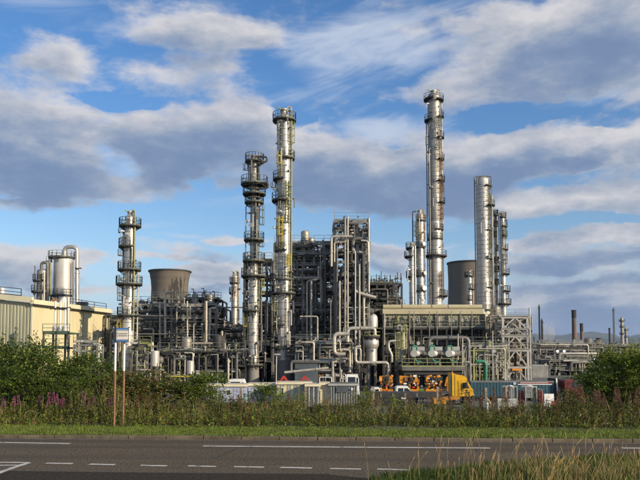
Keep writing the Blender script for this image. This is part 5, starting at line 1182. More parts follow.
Y = 68.9; o = MB().bb(at(336, 0, Y).x, at(346.5, 0, Y).x, Y-.02, Y+.02, at(0, 392.5, Y).z, at(0, 387, Y).z).build('dark_panel', M['blueg']); tag(o, 'dark square panel on the striped blue grey container', 'panel')
Y = 68.86; o = MB().bb(at(350, 0, Y).x, at(351.8, 0, Y).x, Y-.02, Y+.02, at(0, 390.2, Y).z, at(0, 388, Y).z).build('notice', M['white']); tag(o, 'small white notice on the striped blue grey container', 'notice')
# white tube frame above cream cabin
o = run('tube_frame', 'white tubular hoop frame standing behind the narrow cream cabin', [(319.6, 385, 76), (319.6, 377.2, 76), (331.5, 377.2, 76), (331.5, 385, 76)], .4, 'white', 'frame')
# green and blue drums / bins before the cabin
def bin_(label, px, Y, hw, py0, m_):
    c = at(px, py0, Y); r = hw*mpp(Y); t = thing('storage_drum', label, 'drum', (c.x, Y, GZ)); H = c.z
    MB().lathe((c.x, Y, 0), [(r*.95, GZ+.02), (r, GZ+.08), (r, (GZ+H)/2-.03), (r*1.04, (GZ+H)/2), (r, (GZ+H)/2+.03), (r, H-.05), (r*.9, H)], 16).build('body', M[m_], t); MB().cyl((c.x, Y, H), (c.x, Y, H+.06), r*.8, 12).build('lid', M['chas'], t)
bin_('dull green drum standing in front of the left site cabin', 239, 66, 1.3, 395, 'hutg'); bin_('second dull green drum, further right, before the left site cabin', 245, 66, 1.5, 394, 'hutg'); bin_('narrow green drum near the gap between the two blue cabins', 249, 66.5, 1.0, 392, 'hutg')
# grey framed cubicles, red drums, white board on the right
def cubicle(label, x0p, x1p):
    Y = 66; X = lambda p: at(p, 390, Y).x; Z = lambda py: at(510, py, Y).z; t = thing('pallet_tank', label, 'tank', (X((x0p+x1p)/2), Y, GZ)); x0, x1 = X(x0p), X(x1p)
    MB().bb(x0+.1, x1-.12, Y+.1, Y+1, Z(398), Z(388)).build('tank', M['pgrey'], t); MB().lathe(((x0+x1)/2, Y+.5, Z(388)), [(.3, 0), (.34, .05), (.3, .2), (.1, .25)], 14).build('cap', M['white'], t)
    for x in (x0, x1):
        for y in (Y, Y+1.1): stick('post', (x, y, GZ), (x, y, Z(386.4)), .09, .09, M['galv'], t)
    for y in (Y, Y+1.1): stick('rail', (x0, y, Z(386.6)), (x1, y, Z(386.6)), .09, .09, M['galv'], t)
    for i in range(5): stick('slat', (x0+(x1-x0)*(i+.5)/5, Y+.05, Z(398)), (x0+(x1-x0)*(i+.5)/5, Y+.05, Z(388)), .02, .04, M['steelg'], t)
cubicle('left grey framed tank in front of the teal trailer', 506, 517); cubicle('right grey framed tank in front of the teal trailer', 525.5, 536.5)
for i, (px, py, lb) in enumerate(((519.6, 389.8, 'nearest the left grey tank'), (522.2, 390.4, 'in the middle of the group'), (538.8, 389.6, 'just right of the second grey tank'), (541.6, 390.2, 'nearest the white board'))):
    c = at(px, py, 66.5); t = thing('gas_bottle', 'red gas bottle '+lb, 'gas bottle', (c.x, 66.5, GZ), 'red gas bottles by the grey tanks'); r = .13
    MB().lathe((c.x, 66.5, 0), [(r, GZ+.02), (r, c.z-.2), (r*.7, c.z-.08), (r*.3, c.z)], 14).build('body', M['maroon'], t); MB().cyl((c.x, 66.5, c.z), (c.x, 66.5, c.z+.12), .05, 8).build('valve', M['galv'], t)
Y = 65; t = thing('notice_board', 'white board with a red square, standing at the right of the red gas bottles', 'sign board', (at(549, 400, Y).x, Y, GZ))
X = lambda p: at(p, 390, Y).x; Z = lambda py: at(549, py, Y).z
MB().bb(X(544.2), X(553.8), Y, Y+.06, Z(410), Z(393.8)).build('board', M['white'], t); slab('red_panel', X(551.2), X(554), Y-.012, Y, Z(406.5), Z(401.2), M['red'], t)
for z in (397, 400.2, 403.4, 407): slab('text_line', X(545.5), X(550.2), Y-.008, Y, Z(z+.45), Z(z), M['pgrey'], t)
for x in (X(545), X(553)): stick('post', (x, Y+.1, GZ), (x, Y+.1, Z(394)), .07, .07, M['galv'], t)
Y = 64; t = thing('road_barrier', 'low pale concrete and steel barrier before the left grey tank', 'barrier', (X(507), Y, GZ)); MB().prism([(Y, GZ), (Y+.7, GZ), (Y+.5, at(0, 398.6, Y).z), (Y+.2, at(0, 398.6, Y).z)], X(498), X(517.5), 'X').build('block', M['pgrey'], t)
Y = 63.5; c = at(485.5, 398.5, Y); t = thing('white_drum', 'short white drum seen through the weeds under the teal trailer', 'drum', (c.x, Y, GZ)); MB().lathe((c.x, Y, 0), [(.24, GZ), (.25, c.z-.3), (.2, c.z-.1), (.05, c.z)], 14).build('body', M['white'], t); MB().cyl((c.x, Y, c.z), (c.x, Y, c.z+.1), .08, 8).build('cap', M['white'], t)
# red cab in the trees
Y = 78; X = lambda p: at(p, 390, Y).x; Z = lambda py: at(570, py, Y).z; t = thing('lorry', 'dark red lorry cab half hidden by the leaves of the right hand tree', 'lorry', (X(573), Y, GZ))
MB().prism([(X(565), GZ+.9), (X(565), Z(381)), (X(567), Z(379.8)), (X(576), Z(379.8)), (X(578.5), Z(387)), (X(580), Z(390)), (X(580), GZ+.9)], Y, Y+2.4).build('body', M['maroon'], t)
MB().prism([(X(572.5), Z(388)), (X(572.5), Z(382)), (X(577), Z(382)), (X(579.5), Z(388))], Y-.02, Y+.03).build('side_window', M['glass'], t); wheels(t, [(X(568), Y+.2, GZ+.5), (X(579), Y+.2, GZ+.5)], .5)
MB().box((X(584), Y+1.2, GZ+.9), (.3, 2.3, .5)).build('bumper', M['chas'], t)
Y = 74; X = lambda p: at(p, 390, Y).x; Z = lambda py: at(588, py, Y).z; t = thing('dump_body', 'low orange yellow loader bucket near the foot of the right hand tree', 'loader bucket', (X(588), Y, GZ))
MB().prism([(X(581), Z(399)), (X(581), Z(394.6)), (X(589), Z(393.8)), (X(594.5), Z(396)), (X(590), Z(399))], Y, Y+2).build('bucket', M['orange'], t)
for x in (583, 589): slab('support', X(x), X(x)+.25, Y+.3, Y+1.6, GZ, Z(399), M['chas'], t)
# ------------------------------------------------------------------ roadside sign and fence
def sign():
    Y = 18.3; X = lambda p: at(p, 335, Y).x; Z = lambda py: at(120, py, Y).z; base = gp(115.3, 429, .11)
    t = thing('roadside_sign', 'small box sign with blue bands on two rusty white posts by the road', 'sign', (X(120), Y, .1)); D = .42
    x0, x1 = X(116.4), X(128.2); z0, z1 = Z(341.6), Z(327.9); zb0, zb1 = Z(340.0), Z(329.7); ang = .0
    b = MB(); b.prism([(x0-.05, Y), (x1, Y), (x1-.10, Y+D), (x0-.19, Y+D*.8)], z0, z1, 'Z'); b.build('cabinet', mat('dark_sign_side', (.03,.03,.035), .5), t)
    MB().bb(x0, x1, Y-.012, Y, zb0, zb1).build('face', M['signw'], t)
    MB().bb(x0, x1, Y-.016, Y, z0, zb0).build('band', M['blue'], t); MB().bb(x0, x1, Y-.016, Y, zb1, z1).build('band', M['blue'], t)
    for z in (zb0+.012, zb1-.012): MB().bb(x0, x1, Y-.02, Y, z-.014, z+.014).build('band_edge', M['hutb'], t)
    MB().bb(X(117.1), X(117.55), Y-.018, Y, Z(337.8), Z(331.8)).build('face_trim', M['rustp'], t)
    rr = random.Random(8)
    for j, (pa, pb) in enumerate(((333.1, 334.6), (335.2, 336.7))):                # small worn print, not legible in the photograph
        x = 118.6
        while x < 127.4:
            w = rr.uniform(.35, .75); h = (pb-pa)*rr.uniform(.6, 1); slab('print_mark', X(x), X(min(x+w, 127.6)), Y-.015, Y-.011, Z(pa+h), Z(pa), M['ink'], t); x += w+rr.uniform(.15, .3)
    for px, dy in ((115.6, .06), (124.4, .32)):
        p = at(px, 342, Y+dy)
        yb = Y+dy; zs = at(px, 371, Y+dy).z
        MB().cyl((p.x, yb, zs), (p.x, yb, z0+.1), .030, 10).build('post', M['white'], t)
        MB().cyl((p.x, yb, -.05), (p.x, yb, zs), .031, 10).build('post', M['rustp'], t, label='rusty lower length of post')
sign()
def fence():
    Y0 = 24.0; t = thing('wire_fence', 'rusty wire mesh fence on weathered timber posts behind the roadside weeds', 'fence', (0, Y0, -.5)); G = M['wood']
    xs = [at(p, 400, Y0).x for p in (-60, 0, 62, 124, 186, 240, 306, 373, 437, 484, 531, 555, 620, 680)]
    for i, x in enumerate(xs):
        y = rs(x, Y0); zt = y*0+at(320, 397.5+rnd.uniform(-1, 1), y).z; z0 = zprof(Y0)-.3
        a = stick('post', (x, y, z0), (x+rnd.uniform(-.03, .03), y, zt+.35), .075, .075, G, t)
        if i % 4 == 1: stick('strut', (x, y, zt), (x+.9, y+.1, z0+.3), .08, .08, G, t)
    for k in range(4):
        zz_ = at(320, 400, Y0).z+.30-k*.3
        for a, c in zip(xs, xs[1:]): rod('wire', (a, rs(a, Y0)-.06, zz_), (c, rs(c, Y0)-.06, zz_), .004, M['steelg'], t)
    b = MB()
    x = xs[0]
    while x < xs[-1]:
        y = rs(x, Y0)-.07; zt = at(320, 400, Y0).z+.3; b.bar((x, y, zt-1.2), (x, y, zt), .005); x += .3
    b.build('mesh_wire', M['steelg'], t, kind='stuff')
fence()
# ------------------------------------------------------------------ vegetation
def leafmat(name, col, col2, transl=.30): return mat(name, col, .55, 0, .35, 3.0, 0, (1,1,1), col2, .5, .7, transl=transl, spec=.35)
LF = [leafmat('leaf_dark_green', (.040,.068,.014), (.060,.095,.02)), leafmat('leaf_mid_green', (.075,.125,.018), (.10,.15,.025)), leafmat('leaf_yellow_green', (.20,.245,.022), (.23,.24,.03)),
      leafmat('leaf_olive', (.085,.085,.022), (.11,.10,.03)), leafmat('leaf_russet', (.15,.060,.022), (.19,.09,.03)), leafmat('leaf_straw', (.26,.20,.085), (.32,.26,.12)), leafmat('petal_pink', (.38,.12,.24), (.45,.20,.30)), leafmat('seed_pod_brown', (.20,.11,.085), (.27,.17,.12))]
def leaves_mesh(name, C, D, S, W, mi, mats, fold=.25):
    "C centres, D leaf axis, S length, W width (arrays) -> folded leaves, two triangles pairs each"
    n = len(C); D = D/np.linalg.norm(D, axis=1)[:, None]; r = np.random.RandomState(1+n).randn(n, 3); U = np.cross(D, r); U /= np.linalg.norm(U, axis=1)[:, None]; N = np.cross(D, U)
    a = C-D*S[:, None]*.5; t = C+D*S[:, None]*.5; m_ = C-D*S[:, None]*.05
    l = m_+U*W[:, None]*.5+N*W[:, None]*fold; r_ = m_-U*W[:, None]*.5+N*W[:, None]*fold
    V = np.stack([a, r_, t, l], 1).reshape(-1, 3).astype(np.float32)
    me = bpy.data.meshes.new(name); me.vertices.add(4*n); me.vertices.foreach_set('co', V.ravel()); me.loops.add(4*n); me.loops.foreach_set('vertex_index', np.arange(4*n, dtype=np.int32))
    me.polygons.add(n); me.polygons.foreach_set('loop_start', np.arange(0, 4*n, 4, dtype=np.int32)); me.polygons.foreach_set('loop_total', np.full(n, 4, np.int32))
    for m in mats: me.materials.append(m)
    me.polygons.foreach_set('material_index', np.asarray(mi, np.int32)); me.update(calc_edges=True); return me
def crown_mesh(name, seed, w, d, h, nclump, nleaf, size, wts, gap=.0):
    "foliage of a bush: leaves along many twigs that fan out from clumps on an uneven envelope"
    r = np.random.RandomState(seed); C = []; D = []
    cl = []
    for i in range(nclump):
        a = r.uniform(0, 2*math.pi); e = math.sqrt(r.uniform(0, 1)); z = r.uniform(.08, 1); k = math.sqrt(max(.05, 1-(max(0, z-.35)/.7)**2.2))*(.75+.35*r.rand())
        cl.append((math.cos(a)*e*k*w/2, math.sin(a)*e*k*d/2, z*h*(.86+.14*r.rand()), r.uniform(.10, .20)*h*(1-.35*z)+.12))
    per = nleaf//nclump
    for (x, y, z, q) in cl:
        nt = 9; lpt = per//nt
        for j in range(nt):
            v = r.randn(3); v[2] = abs(v[2])*.9+.1; v /= np.linalg.norm(v); L = q*r.uniform(.8, 1.9)
            t = r.uniform(.1, 1, lpt)**.8
            p = np.array([x, y, z])+v*L*t[:, None]+r.randn(lpt, 3)*.035; p[:, 2] -= .12*L*t*t
            C.append(p); D.append(v+r.randn(lpt, 3)*.75)
    C = np.concatenate(C); D = np.concatenate(D); C[:, 2] = np.maximum(C[:, 2], .03); n = len(C)
    S = r.uniform(.7, 1.3, n)*size; W = S*r.uniform(.45, .7, n); mi = r.choice(len(wts), n, p=np.array(wts)/sum(wts))
    return leaves_mesh(name, C, D, S, W, mi, LF[:len(wts)])
def stems_mesh(w, h, seed, n=7, r0=.035):
    rr = random.Random(seed); b = MB()
    for i in range(n):
        a = rr.uniform(0, 6.28); e = rr.uniform(.15, .4)*w; p0 = Vector((rr.uniform(-.15, .15), rr.uniform(-.15, .15), -.3)); p1 = Vector((math.cos(a)*e*.4, math.sin(a)*e*.4, h*.45)); p2 = Vector((math.cos(a)*e, math.sin(a)*e, h*rr.uniform(.7, .95)))
        b.cyl(p0, p1, r0, 6, r0*.7, False); b.cyl(p1, p2, r0*.7, 6, r0*.2, False)
        for k in range(3):
            q = p1+(p2-p1)*rr.random(); b.cyl(q, q+Vector((rr.uniform(-.5, .5), rr.uniform(-.5, .5), rr.uniform(.2, .5))), r0*.35, 5, .004, False)
    return b
G_DARK = (.36, .42, .14, .08); G_MID = (.2, .48, .22, .10); G_RUS = (.16, .24, .08, .26, .20, .06); G_LITE = (.05, .30, .62, .03); G_OLV = (.18, .3, .2, .26, .06)
CR = {'A': crown_mesh('foliage', 1, 3.4, 2.6, 3.0, 120, 17000, .072, G_DARK), 'B': crown_mesh('foliage', 2, 3.0, 2.4, 2.6, 100, 14000, .070, G_DARK), 'C': crown_mesh('foliage', 3, 2.0, 1.6, 1.7, 60, 7000, .06, G_RUS),
      'D': crown_mesh('foliage', 4, 1.9, 1.5, 1.9, 60, 6500, .06, G_MID), 'E': crown_mesh('foliage', 5, 1.3, 1.0, 1.5, 36, 2800, .055, G_LITE), 'T': crown_mesh('foliage', 6, 3.6, 3.0, 3.6, 130, 20000, .085, G_LITE), 'U': crown_mesh('foliage', 7, 1.5, 1.2, 1.1, 40, 4000, .055, G_OLV)}
ST = {k: stems_mesh(2.5 if k in 'ABT' else 1.2, 2.6 if k in 'ABT' else 1.4, i) for i, k in enumerate(CR)}
STM = {}
def shrub(name, label, key, px, s, hpy, sc=1.0, rz=0, group=None, cat='shrub'):
    "stands at road distance s; hpy: photo row its top reaches"
    x = (px-320)/F*s; Y = rs(x, s); x = (px-320)/F*Y; z0 = zprof(s); zt = at(px, hpy, Y).z
    me = CR[key]
    hz = max(v.co.z for v in me.vertices)
    k = (zt-z0)/hz; t = thing(name, label, cat, (x, Y, z0), group, rz)
    OFF[t] = Vector((0, 0, 0)); o = bpy.data.objects.new('foliage', me); COL.objects.link(o); o.parent = t
    if key not in STM: so_ = ST[key].build('stem', M['bark'], t); STM[key] = so_.data
    else: so_ = bpy.data.objects.new('stem', STM[key]); COL.objects.link(so_); so_.parent = t
    t.scale = (sc*k, sc*k, k)
    return t
shrub('bush', 'dense dark bush at the far left edge below the cream gable', 'A', -14, 23.5, 329, 1.1, .3)
shrub('bush', 'dense dark bush whose pointed top covers the foot of the cream gable', 'A', 22, 24.2, 327, 1.15, 2.0)
shrub('bush', 'dark bush directly below the corner of the cream building', 'B', 52, 22.8, 337, 1.3, 1.1)
shrub('bush', 'dark bush in front of the three vent pipes', 'A', 82, 24.0, 341, 1.1, 4.0)
shrub('bush', 'lower dark bush left of the roadside sign posts', 'B', 103, 22.9, 351, 1.1, 5.1)
shrub('bush', 'dark bush low in front at the left edge', 'B', 6, 22.2, 357, 1.2, 3.0)
shrub('bush', 'wide low dark bush in the middle of the left thicket', 'B', 40, 22.0, 368, 1.2, .4)
shrub('bush', 'low dark bush behind the left willowherbs', 'B', 76, 21.8, 372, 1.1, 2.3)
shrub('bush', 'russet tinted bush right of the sign posts', 'C', 143, 22.6, 360, 1.5, .5)
shrub('bush', 'second russet bush, lower, below the small white tank', 'C', 168, 22.9, 373, 1.5, 2.5)
shrub('bush', 'russet and green bush close behind the sign posts', 'C', 122, 22.2, 368, 1.3, 4.5)
shrub('bush', 'fresh green bush left of the blue site cabins', 'D', 208, 23.2, 367, 1.35, 1.0)
shrub('bush', 'smaller green bush leaning beside the fresh green one', 'D', 190, 22.9, 381, 1.3, 3.3)
shrub('bush', 'tall thin green bush before the second blue cabin', 'D', 266, 23.0, 380, 1.1, 2.2)
shrub('bush', 'light green sapling right of the tall thin bush', 'E', 282, 22.4, 388, 1.0, .7)
shrub('bush', 'light green sapling in front of the striped container right end', 'E', 363, 22.9, 385, 1.0, 1.7)
shrub('bush', 'small light green sapling below the black low loader', 'E', 395, 22.4, 394, 1.1, 4.7)
shrub('bush', 'small pale sapling before the cream ended cabin', 'E', 299, 22.2, 391, .9, 2.9)
shrub('tree', 'bright green leafy tree rising at the right edge', 'T', 617, 23.5, 341.5, 1.05, .8, cat='tree')
shrub('tree', 'second bright green tree cut by the right edge of the picture', 'T', 652, 22.5, 339, 1.15, 3.8, cat='tree')
shrub('bush', 'leafy green bush at the left foot of the bright right tree', 'D', 594, 22.6, 366, 1.0, 5.0)
shrub('bush', 'dark leaved bush under the bright right tree', 'B', 610, 22.4, 372, .8, 5.7)
shrub('bush', 'green bush far back in the yard right of the dark red lorry cab', 'D', 588, 88, 371, 2.2, .1)
shrub('bush', 'green bush far back in the yard between the teal trailer and the red cab', 'D', 563, 90, 376, 1.7, 2.1)
shrub('bush', 'low bush near the notice board, before the red lorry cab', 'D', 566, 22.7, 386, .9, 4.1)
shrub('sapling', 'slim pale green young tree rising at the left shoulder of the bright right tree', 'E', 601, 23.0, 355, .62, 1.2, cat='tree')
shrub('sapling', 'slim bright shoot standing above the middle of the right hand trees', 'E', 627, 23.2, 337, .55, 2.6, cat='tree')
shrub('bush', 'yellow green bush low at the right picture edge below the trees', 'D', 640, 22.0, 372, 1.2, 3.6)
for i, (px, hp, lb) in enumerate(((18, 405, 'at the far left below the dark thicket'), (70, 404, 'below the low dark bush left of the sign'), (150, 400, 'under the russet bush right of the sign'), (180, 401, 'between the russet and the fresh green bushes'), (222, 401, 'below the first blue cabin'), (246, 399, 'below the gap between the blue cabins'), (316, 403, 'below the dark grey container cabin'), (340, 404, 'below the striped container'), (412, 404, 'below the black low loader'), (446, 406, 'below the amber lorry'), (474, 406, 'left of the low pale barrier'), (508, 405, 'below the left grey framed tank'), (548, 402, 'below the white notice board'), (580, 398, 'under the dark red lorry cab'))):
    shrub('low_bush', 'low olive bramble bush '+lb, 'U', px, 21.2+.3*(i % 3), hp-2, 1.6, i*1.3, 'low brambles along the fence')
def weeds():
    r = np.random.RandomState(5); C = []; D = []; S = []; W = []; MI = []
    def batch(n, s0, s1, h0, h1, nl, wts, size, x0=-12, x1=12):
        x = r.uniform(x0, x1, n); s = r.uniform(s0, s1, n); H = r.uniform(h0, h1, n); patch_ = np.array([mnoise.noise(Vector((a*.55, b*.8, 4)))+.6*mnoise.noise(Vector((a*1.9, b*.9, 9))) for a, b in zip(x, s)]); H = .84*H*np.clip(1+.95*patch_, .35, 1.8)
        lean = r.randn(n, 2)*.12; z0 = np.array([zprof(k) for k in s]); y = s-SL*x
        kind = r.choice(len(wts), n, p=np.array(wts)/sum(wts))
        for j in range(nl):
            t = r.uniform(.05, 1, n); c = np.stack([x+lean[:, 0]*H*t*t+r.randn(n)*.025, y+lean[:, 1]*H*t*t+r.randn(n)*.025, z0+H*t], 1); a = r.uniform(0, 6.28, n)
            d = np.stack([np.cos(a), np.sin(a), r.uniform(.2, 1.4, n)], 1); sz = size*r.uniform(.6, 1.3, n)*(1.15-.5*t)
            C.append(c); D.append(d); S.append(sz); W.append(sz*.30); MI.append(np.where(r.rand(n) < .7, kind, r.choice(len(wts), n, p=np.array(wts)/sum(wts))))
        for j in range(2):                              # the stem itself
            t = .25+.5*j; c = np.stack([x+lean[:, 0]*H*t*t, y+lean[:, 1]*H*t*t, z0+H*t], 1); d = np.stack([lean[:, 0]*2*t, lean[:, 1]*2*t, np.ones(n)], 1)
            C.append(c); D.append(d); S.append(H*.55); W.append(np.full(n, .012)); MI.append(np.where(r.rand(n) < .5, 5 if len(wts) > 5 else 3, 3))
    batch(2600, 18.2, 21.8, .32, .78, 13, (.16, .30, .24, .14, .10, .06), .10)
    batch(1700, 18.0, 20.4, .20, .52, 12, (.12, .32, .32, .10, .07, .07), .085)
    batch(700, 18.8, 21.5, .55, 1.0, 10, (.10, .20, .08, .22, .18, .22), .075)
    batch(900, 21.8, 27, .5, 1.1, 12, (.18, .34, .24, .14, .06, .04), .11, -16, 16)
    C = np.concatenate(C); D = np.concatenate(D); S = np.concatenate(S); W = np.concatenate(W); MI = np.concatenate(MI)
    o = bpy.data.objects.new('roadside_weeds', leaves_mesh('roadside_weeds', C, D, S, W, MI, LF[:6])); COL.objects.link(o); tag(o, 'tall tangled green and russet weeds along the verge', 'weeds'); o['kind'] = 'stuff'
weeds()
def blades(name, label, pts_fn, n, h0, h1, w, mats, wts, seed, lean=.35):
    r = np.random.RandomState(seed); P = pts_fn(r, n); n = len(P); H = r.uniform(h0, h1, n); a = r.uniform(0, 6.28, n); L = r.uniform(0, lean, n)*H
    tip = P+np.stack([np.cos(a)*L, np.sin(a)*L, H], 1); mid = P+np.stack([np.cos(a)*L*.3, np.sin(a)*L*.3, H*.55], 1); b_ = r.uniform(0, 6.28, n); U = np.stack([np.cos(b_), np.sin(b_), 0*b_], 1)*w/2
    V = np.stack([P-U, P+U, mid+U*.8, tip, mid-U*.8], 1).reshape(-1, 3).astype(np.float32)
    me = bpy.data.meshes.new(name); me.vertices.add(5*n); me.vertices.foreach_set('co', V.ravel()); me.loops.add(5*n); me.loops.foreach_set('vertex_index', np.arange(5*n, dtype=np.int32)); me.polygons.add(n)
    me.polygons.foreach_set('loop_start', np.arange(0, 5*n, 5, dtype=np.int32)); me.polygons.foreach_set('loop_total', np.full(n, 5, np.int32))
    for m in mats: me.materials.append(m)
    me.polygons.foreach_set('material_index', r.choice(len(mats), n, p=np.array(wts)/sum(wts)).astype(np.int32)); me.update(calc_edges=True)
    o = bpy.data.objects.new(name, me); COL.objects.link(o); tag(o, label, 'grass'); o['kind'] = 'stuff'
GB = [leafmat('grass_green', (.13,.21,.024), (.17,.24,.03)), leafmat('grass_pale', (.19,.215,.05), (.23,.24,.07)), leafmat('grass_dark', (.045,.08,.015), (.06,.10,.02)), leafmat('grass_straw', (.34,.255,.10), (.42,.33,.15), .2)]
def verge_pts(r, n):
    x = r.uniform(-11, 11, n); s = 16.45+r.power(1.0, n)*1.9; z = np.interp(s, [16.56, 18.2, 20.5], [.075, .10, .0]); keep = (s > 16.50+.05*np.sin(x*2.3)*np.sin(x*.9)); return np.stack([x, s-SL*x, z-.01], 1)[keep]
blades('verge_grass', 'short bright green grass strip behind the kerb', verge_pts, 90000, .03, .085, .010, GB, (.50, .42, .05, .03), 2)
vx = [p.x for p in vp]; vy = [p.y for p in vp]
def near_pts(r, n):
    x = r.uniform(.8, 9.5, n); y = r.uniform(7.6, 14.2, n); edge = np.interp(x, vx, vy)+.10*np.sin(x*5)+.06*np.sin(x*13); k = (y < edge) & (np.abs(x) < y*.56)
    return np.stack([x, y, np.full(n, .05)], 1)[k]
blades('near_grass', 'dark green rough grass on the near verge at lower right', near_pts, 130000, .04, .15, .008, GB, (.16, .03, .79, .02), 3, .7)
def dry_pts(r, n):
    x = r.uniform(1.5, 8.5, n); y = r.uniform(8.5, 12.4, n); edge = np.interp(x, vx, vy)-.35; dens = np.clip((x/y-.17)*3.2, 0, 1); k = (y < edge) & (r.rand(n) < dens); return np.stack([x, y, np.full(n, .05)], 1)[k]
blades('dry_grass', 'tangled dry straw coloured grass at the lower right corner', dry_pts, 10000, .10, .36, .0055, GB, (.10, .15, .05, .70), 4, .9)
def stalks():
    r = random.Random(6); b = MB()
    for i in range(170):
        cl = r.choice([(2.6, 10.6), (3.2, 10.2), (3.9, 10.7), (3.6, 10.0), (4.4, 10.4), (1.9, 10.7), (4.9, 10.6), (3.4, 10.8), (5.2, 10.2)]); x = cl[0]+r.gauss(0, .42); y = cl[1]+r.gauss(0, .3)
        h = r.uniform(.35, .92)*(1 if r.random() < .5 else .75); a = r.gauss(.9, .5); L = h*r.uniform(.1, .55)*r.choice([1, 1, -.5]); P = [Vector((x+L*t*t*math.cos(a)*1.0, y+L*t*t*.3, .04+h*(t-.12*t*t))) for t in (0, .35, .7, 1)]
        for p, q in zip(P, P[1:]): b.cyl(p, q, .0024, 4, .0018, False)
        d = (P[3]-P[2]).normalized(); hl = r.uniform(.07, .16); e = P[3]+d*hl*.6
        b.cyl(P[3]-d*hl*.4, P[3]+d*hl*.15, .002, 5, .0055, False); b.cyl(P[3]+d*hl*.15, e, .0055, 5, .002, False)
    o = b.build('seed_stalks', leafmat('seed_straw', (.40,.28,.12), (.50,.36,.18), .15)); tag(o, 'tall golden seeding grass stalks leaning over the near verge', 'grass stalks'); o['kind'] = 'stuff'
stalks()
def willow(kind, seed):
    r = np.random.RandomState(seed); h = 1.0; C = []; D = []; S = []; W = []; MI = []
    n = 60; t = r.uniform(.08, .66, n); a = r.uniform(0, 6.28, n); C.append(np.stack([np.cos(a)*.05, np.sin(a)*.05, t*h], 1)); D.append(np.stack([np.cos(a), np.sin(a), r.uniform(.2, .9, n)], 1)); S.append(r.uniform(.07, .12, n)); W.append(np.full(n, .018)); MI.append(r.choice([0, 1, 3, 4] if kind == 'b' else [0, 1, 1, 3], n))
    lf = leaves_mesh('leaves', *[np.concatenate(k) for k in (C, D, S, W, MI)], LF)
    n = 170; t = r.uniform(0, 1, n); a = r.uniform(0, 6.28, n); k = .055*(1-t*.75)
    if kind == 'b': fl = leaves_mesh('seed_head', np.stack([np.cos(a)*k, np.sin(a)*k, (.60+.40*t)*h], 1), np.stack([np.cos(a), np.sin(a), r.uniform(.6, 1.6, n)], 1), r.uniform(.04, .08, n), np.full(n, .014), r.choice([7, 7, 5, 4, 7], n), LF)
    else: fl = leaves_mesh('flower_spike', np.stack([np.cos(a)*k, np.sin(a)*k, (.62+.38*t)*h], 1), np.stack([np.cos(a), np.sin(a), r.uniform(-.2, .8, n)], 1), r.uniform(.025, .05, n), np.full(n, .028), r.choice([6, 6, 6, 7], n), LF)
    st = MB().cyl((0, 0, -.1), (.01, 0, .97*h), .008, 5, .003, False)
    return lf, fl, st
ORD = ['first', 'second', 'third', 'fourth', 'fifth', 'sixth', 'seventh', 'eighth', 'ninth', 'tenth', 'eleventh', 'twelfth', 'thirteenth', 'fourteenth', 'fifteenth', 'sixteenth', 'seventeenth', 'eighteenth']
WL = {'p': willow('p', 1), 'b': willow('b', 2)}; WS = {}
def willowherb(kind, px, s, hpy, label, group, rz):
    x = (px-320)/F*s; Y = rs(x, s); x = (px-320)/F*Y; z0 = zprof(s)-.02; zt = at(px, hpy, Y).z
    t = thing('willowherb', label, 'wildflower', (x, Y, z0), group, rz); t.scale = (1.0, 1.0, max(.5, zt-z0)); lf, fl, st = WL[kind]; OFF[t] = Vector((0, 0, 0)); t.rotation_euler = (rnd.uniform(-.12, .12), rnd.uniform(-.18, .18), rz)
    for nm, me in (('leaves', lf), ('flower_spike' if kind == 'p' else 'seed_head', fl)):
        o = bpy.data.objects.new(nm, me); COL.objects.link(o); o.parent = t
    if 's' not in WS: o = st.build('stem', LF[4], t); WS['s'] = o.data
    else: o = bpy.data.objects.new('stem', WS['s']); COL.objects.link(o); o.parent = t
for i, px in enumerate((8, 14, 22, 38, 50, 52.5, 55, 57, 60, 66, 83, 85.5, 87.5, 90, 97, 109, 111)):
    willowherb('p', px, 19.6+.25*(i % 5), (391 if px in (52.5, 55, 85.5, 87.5) else 396)+rnd.uniform(-2, 3), ORD[i]+' pink flowering willowherb from the left, in weeds left of the sign posts', 'pink willowherbs on the left verge', i)
for i, px in enumerate((430, 441, 452, 461, 464, 468, 476, 482, 494, 497, 500, 503, 507)):
    willowherb('b', px, 19.4+.3*(i % 5), rnd.uniform(384, 398), ORD[i]+' brown seeding willowherb from the left, before the amber lorry and teal trailer', 'seeding willowherbs before the lorries', i)
for i, px in enumerate((540, 556, 563, 570, 577, 586, 590, 594, 598, 601, 604, 612, 618, 622, 626, 631, 634, 638)):
    willowherb('b', px, 18.9+.3*(i % 5), rnd.uniform(378, 396), ORD[i]+' brown willowherb from the left, around the foot of the bright right tree', 'seeding willowherbs by the right tree', i)
for i, px in enumerate((129, 140, 152, 176, 199, 228, 243, 252, 268, 290, 327, 372, 405)):
    willowherb('b', px, 19.6+.3*(i % 5), rnd.uniform(394, 404), ORD[i]+' short faded willowherb from the left, right of the sign posts mid verge', 'faded willowherbs along the middle verge', i)

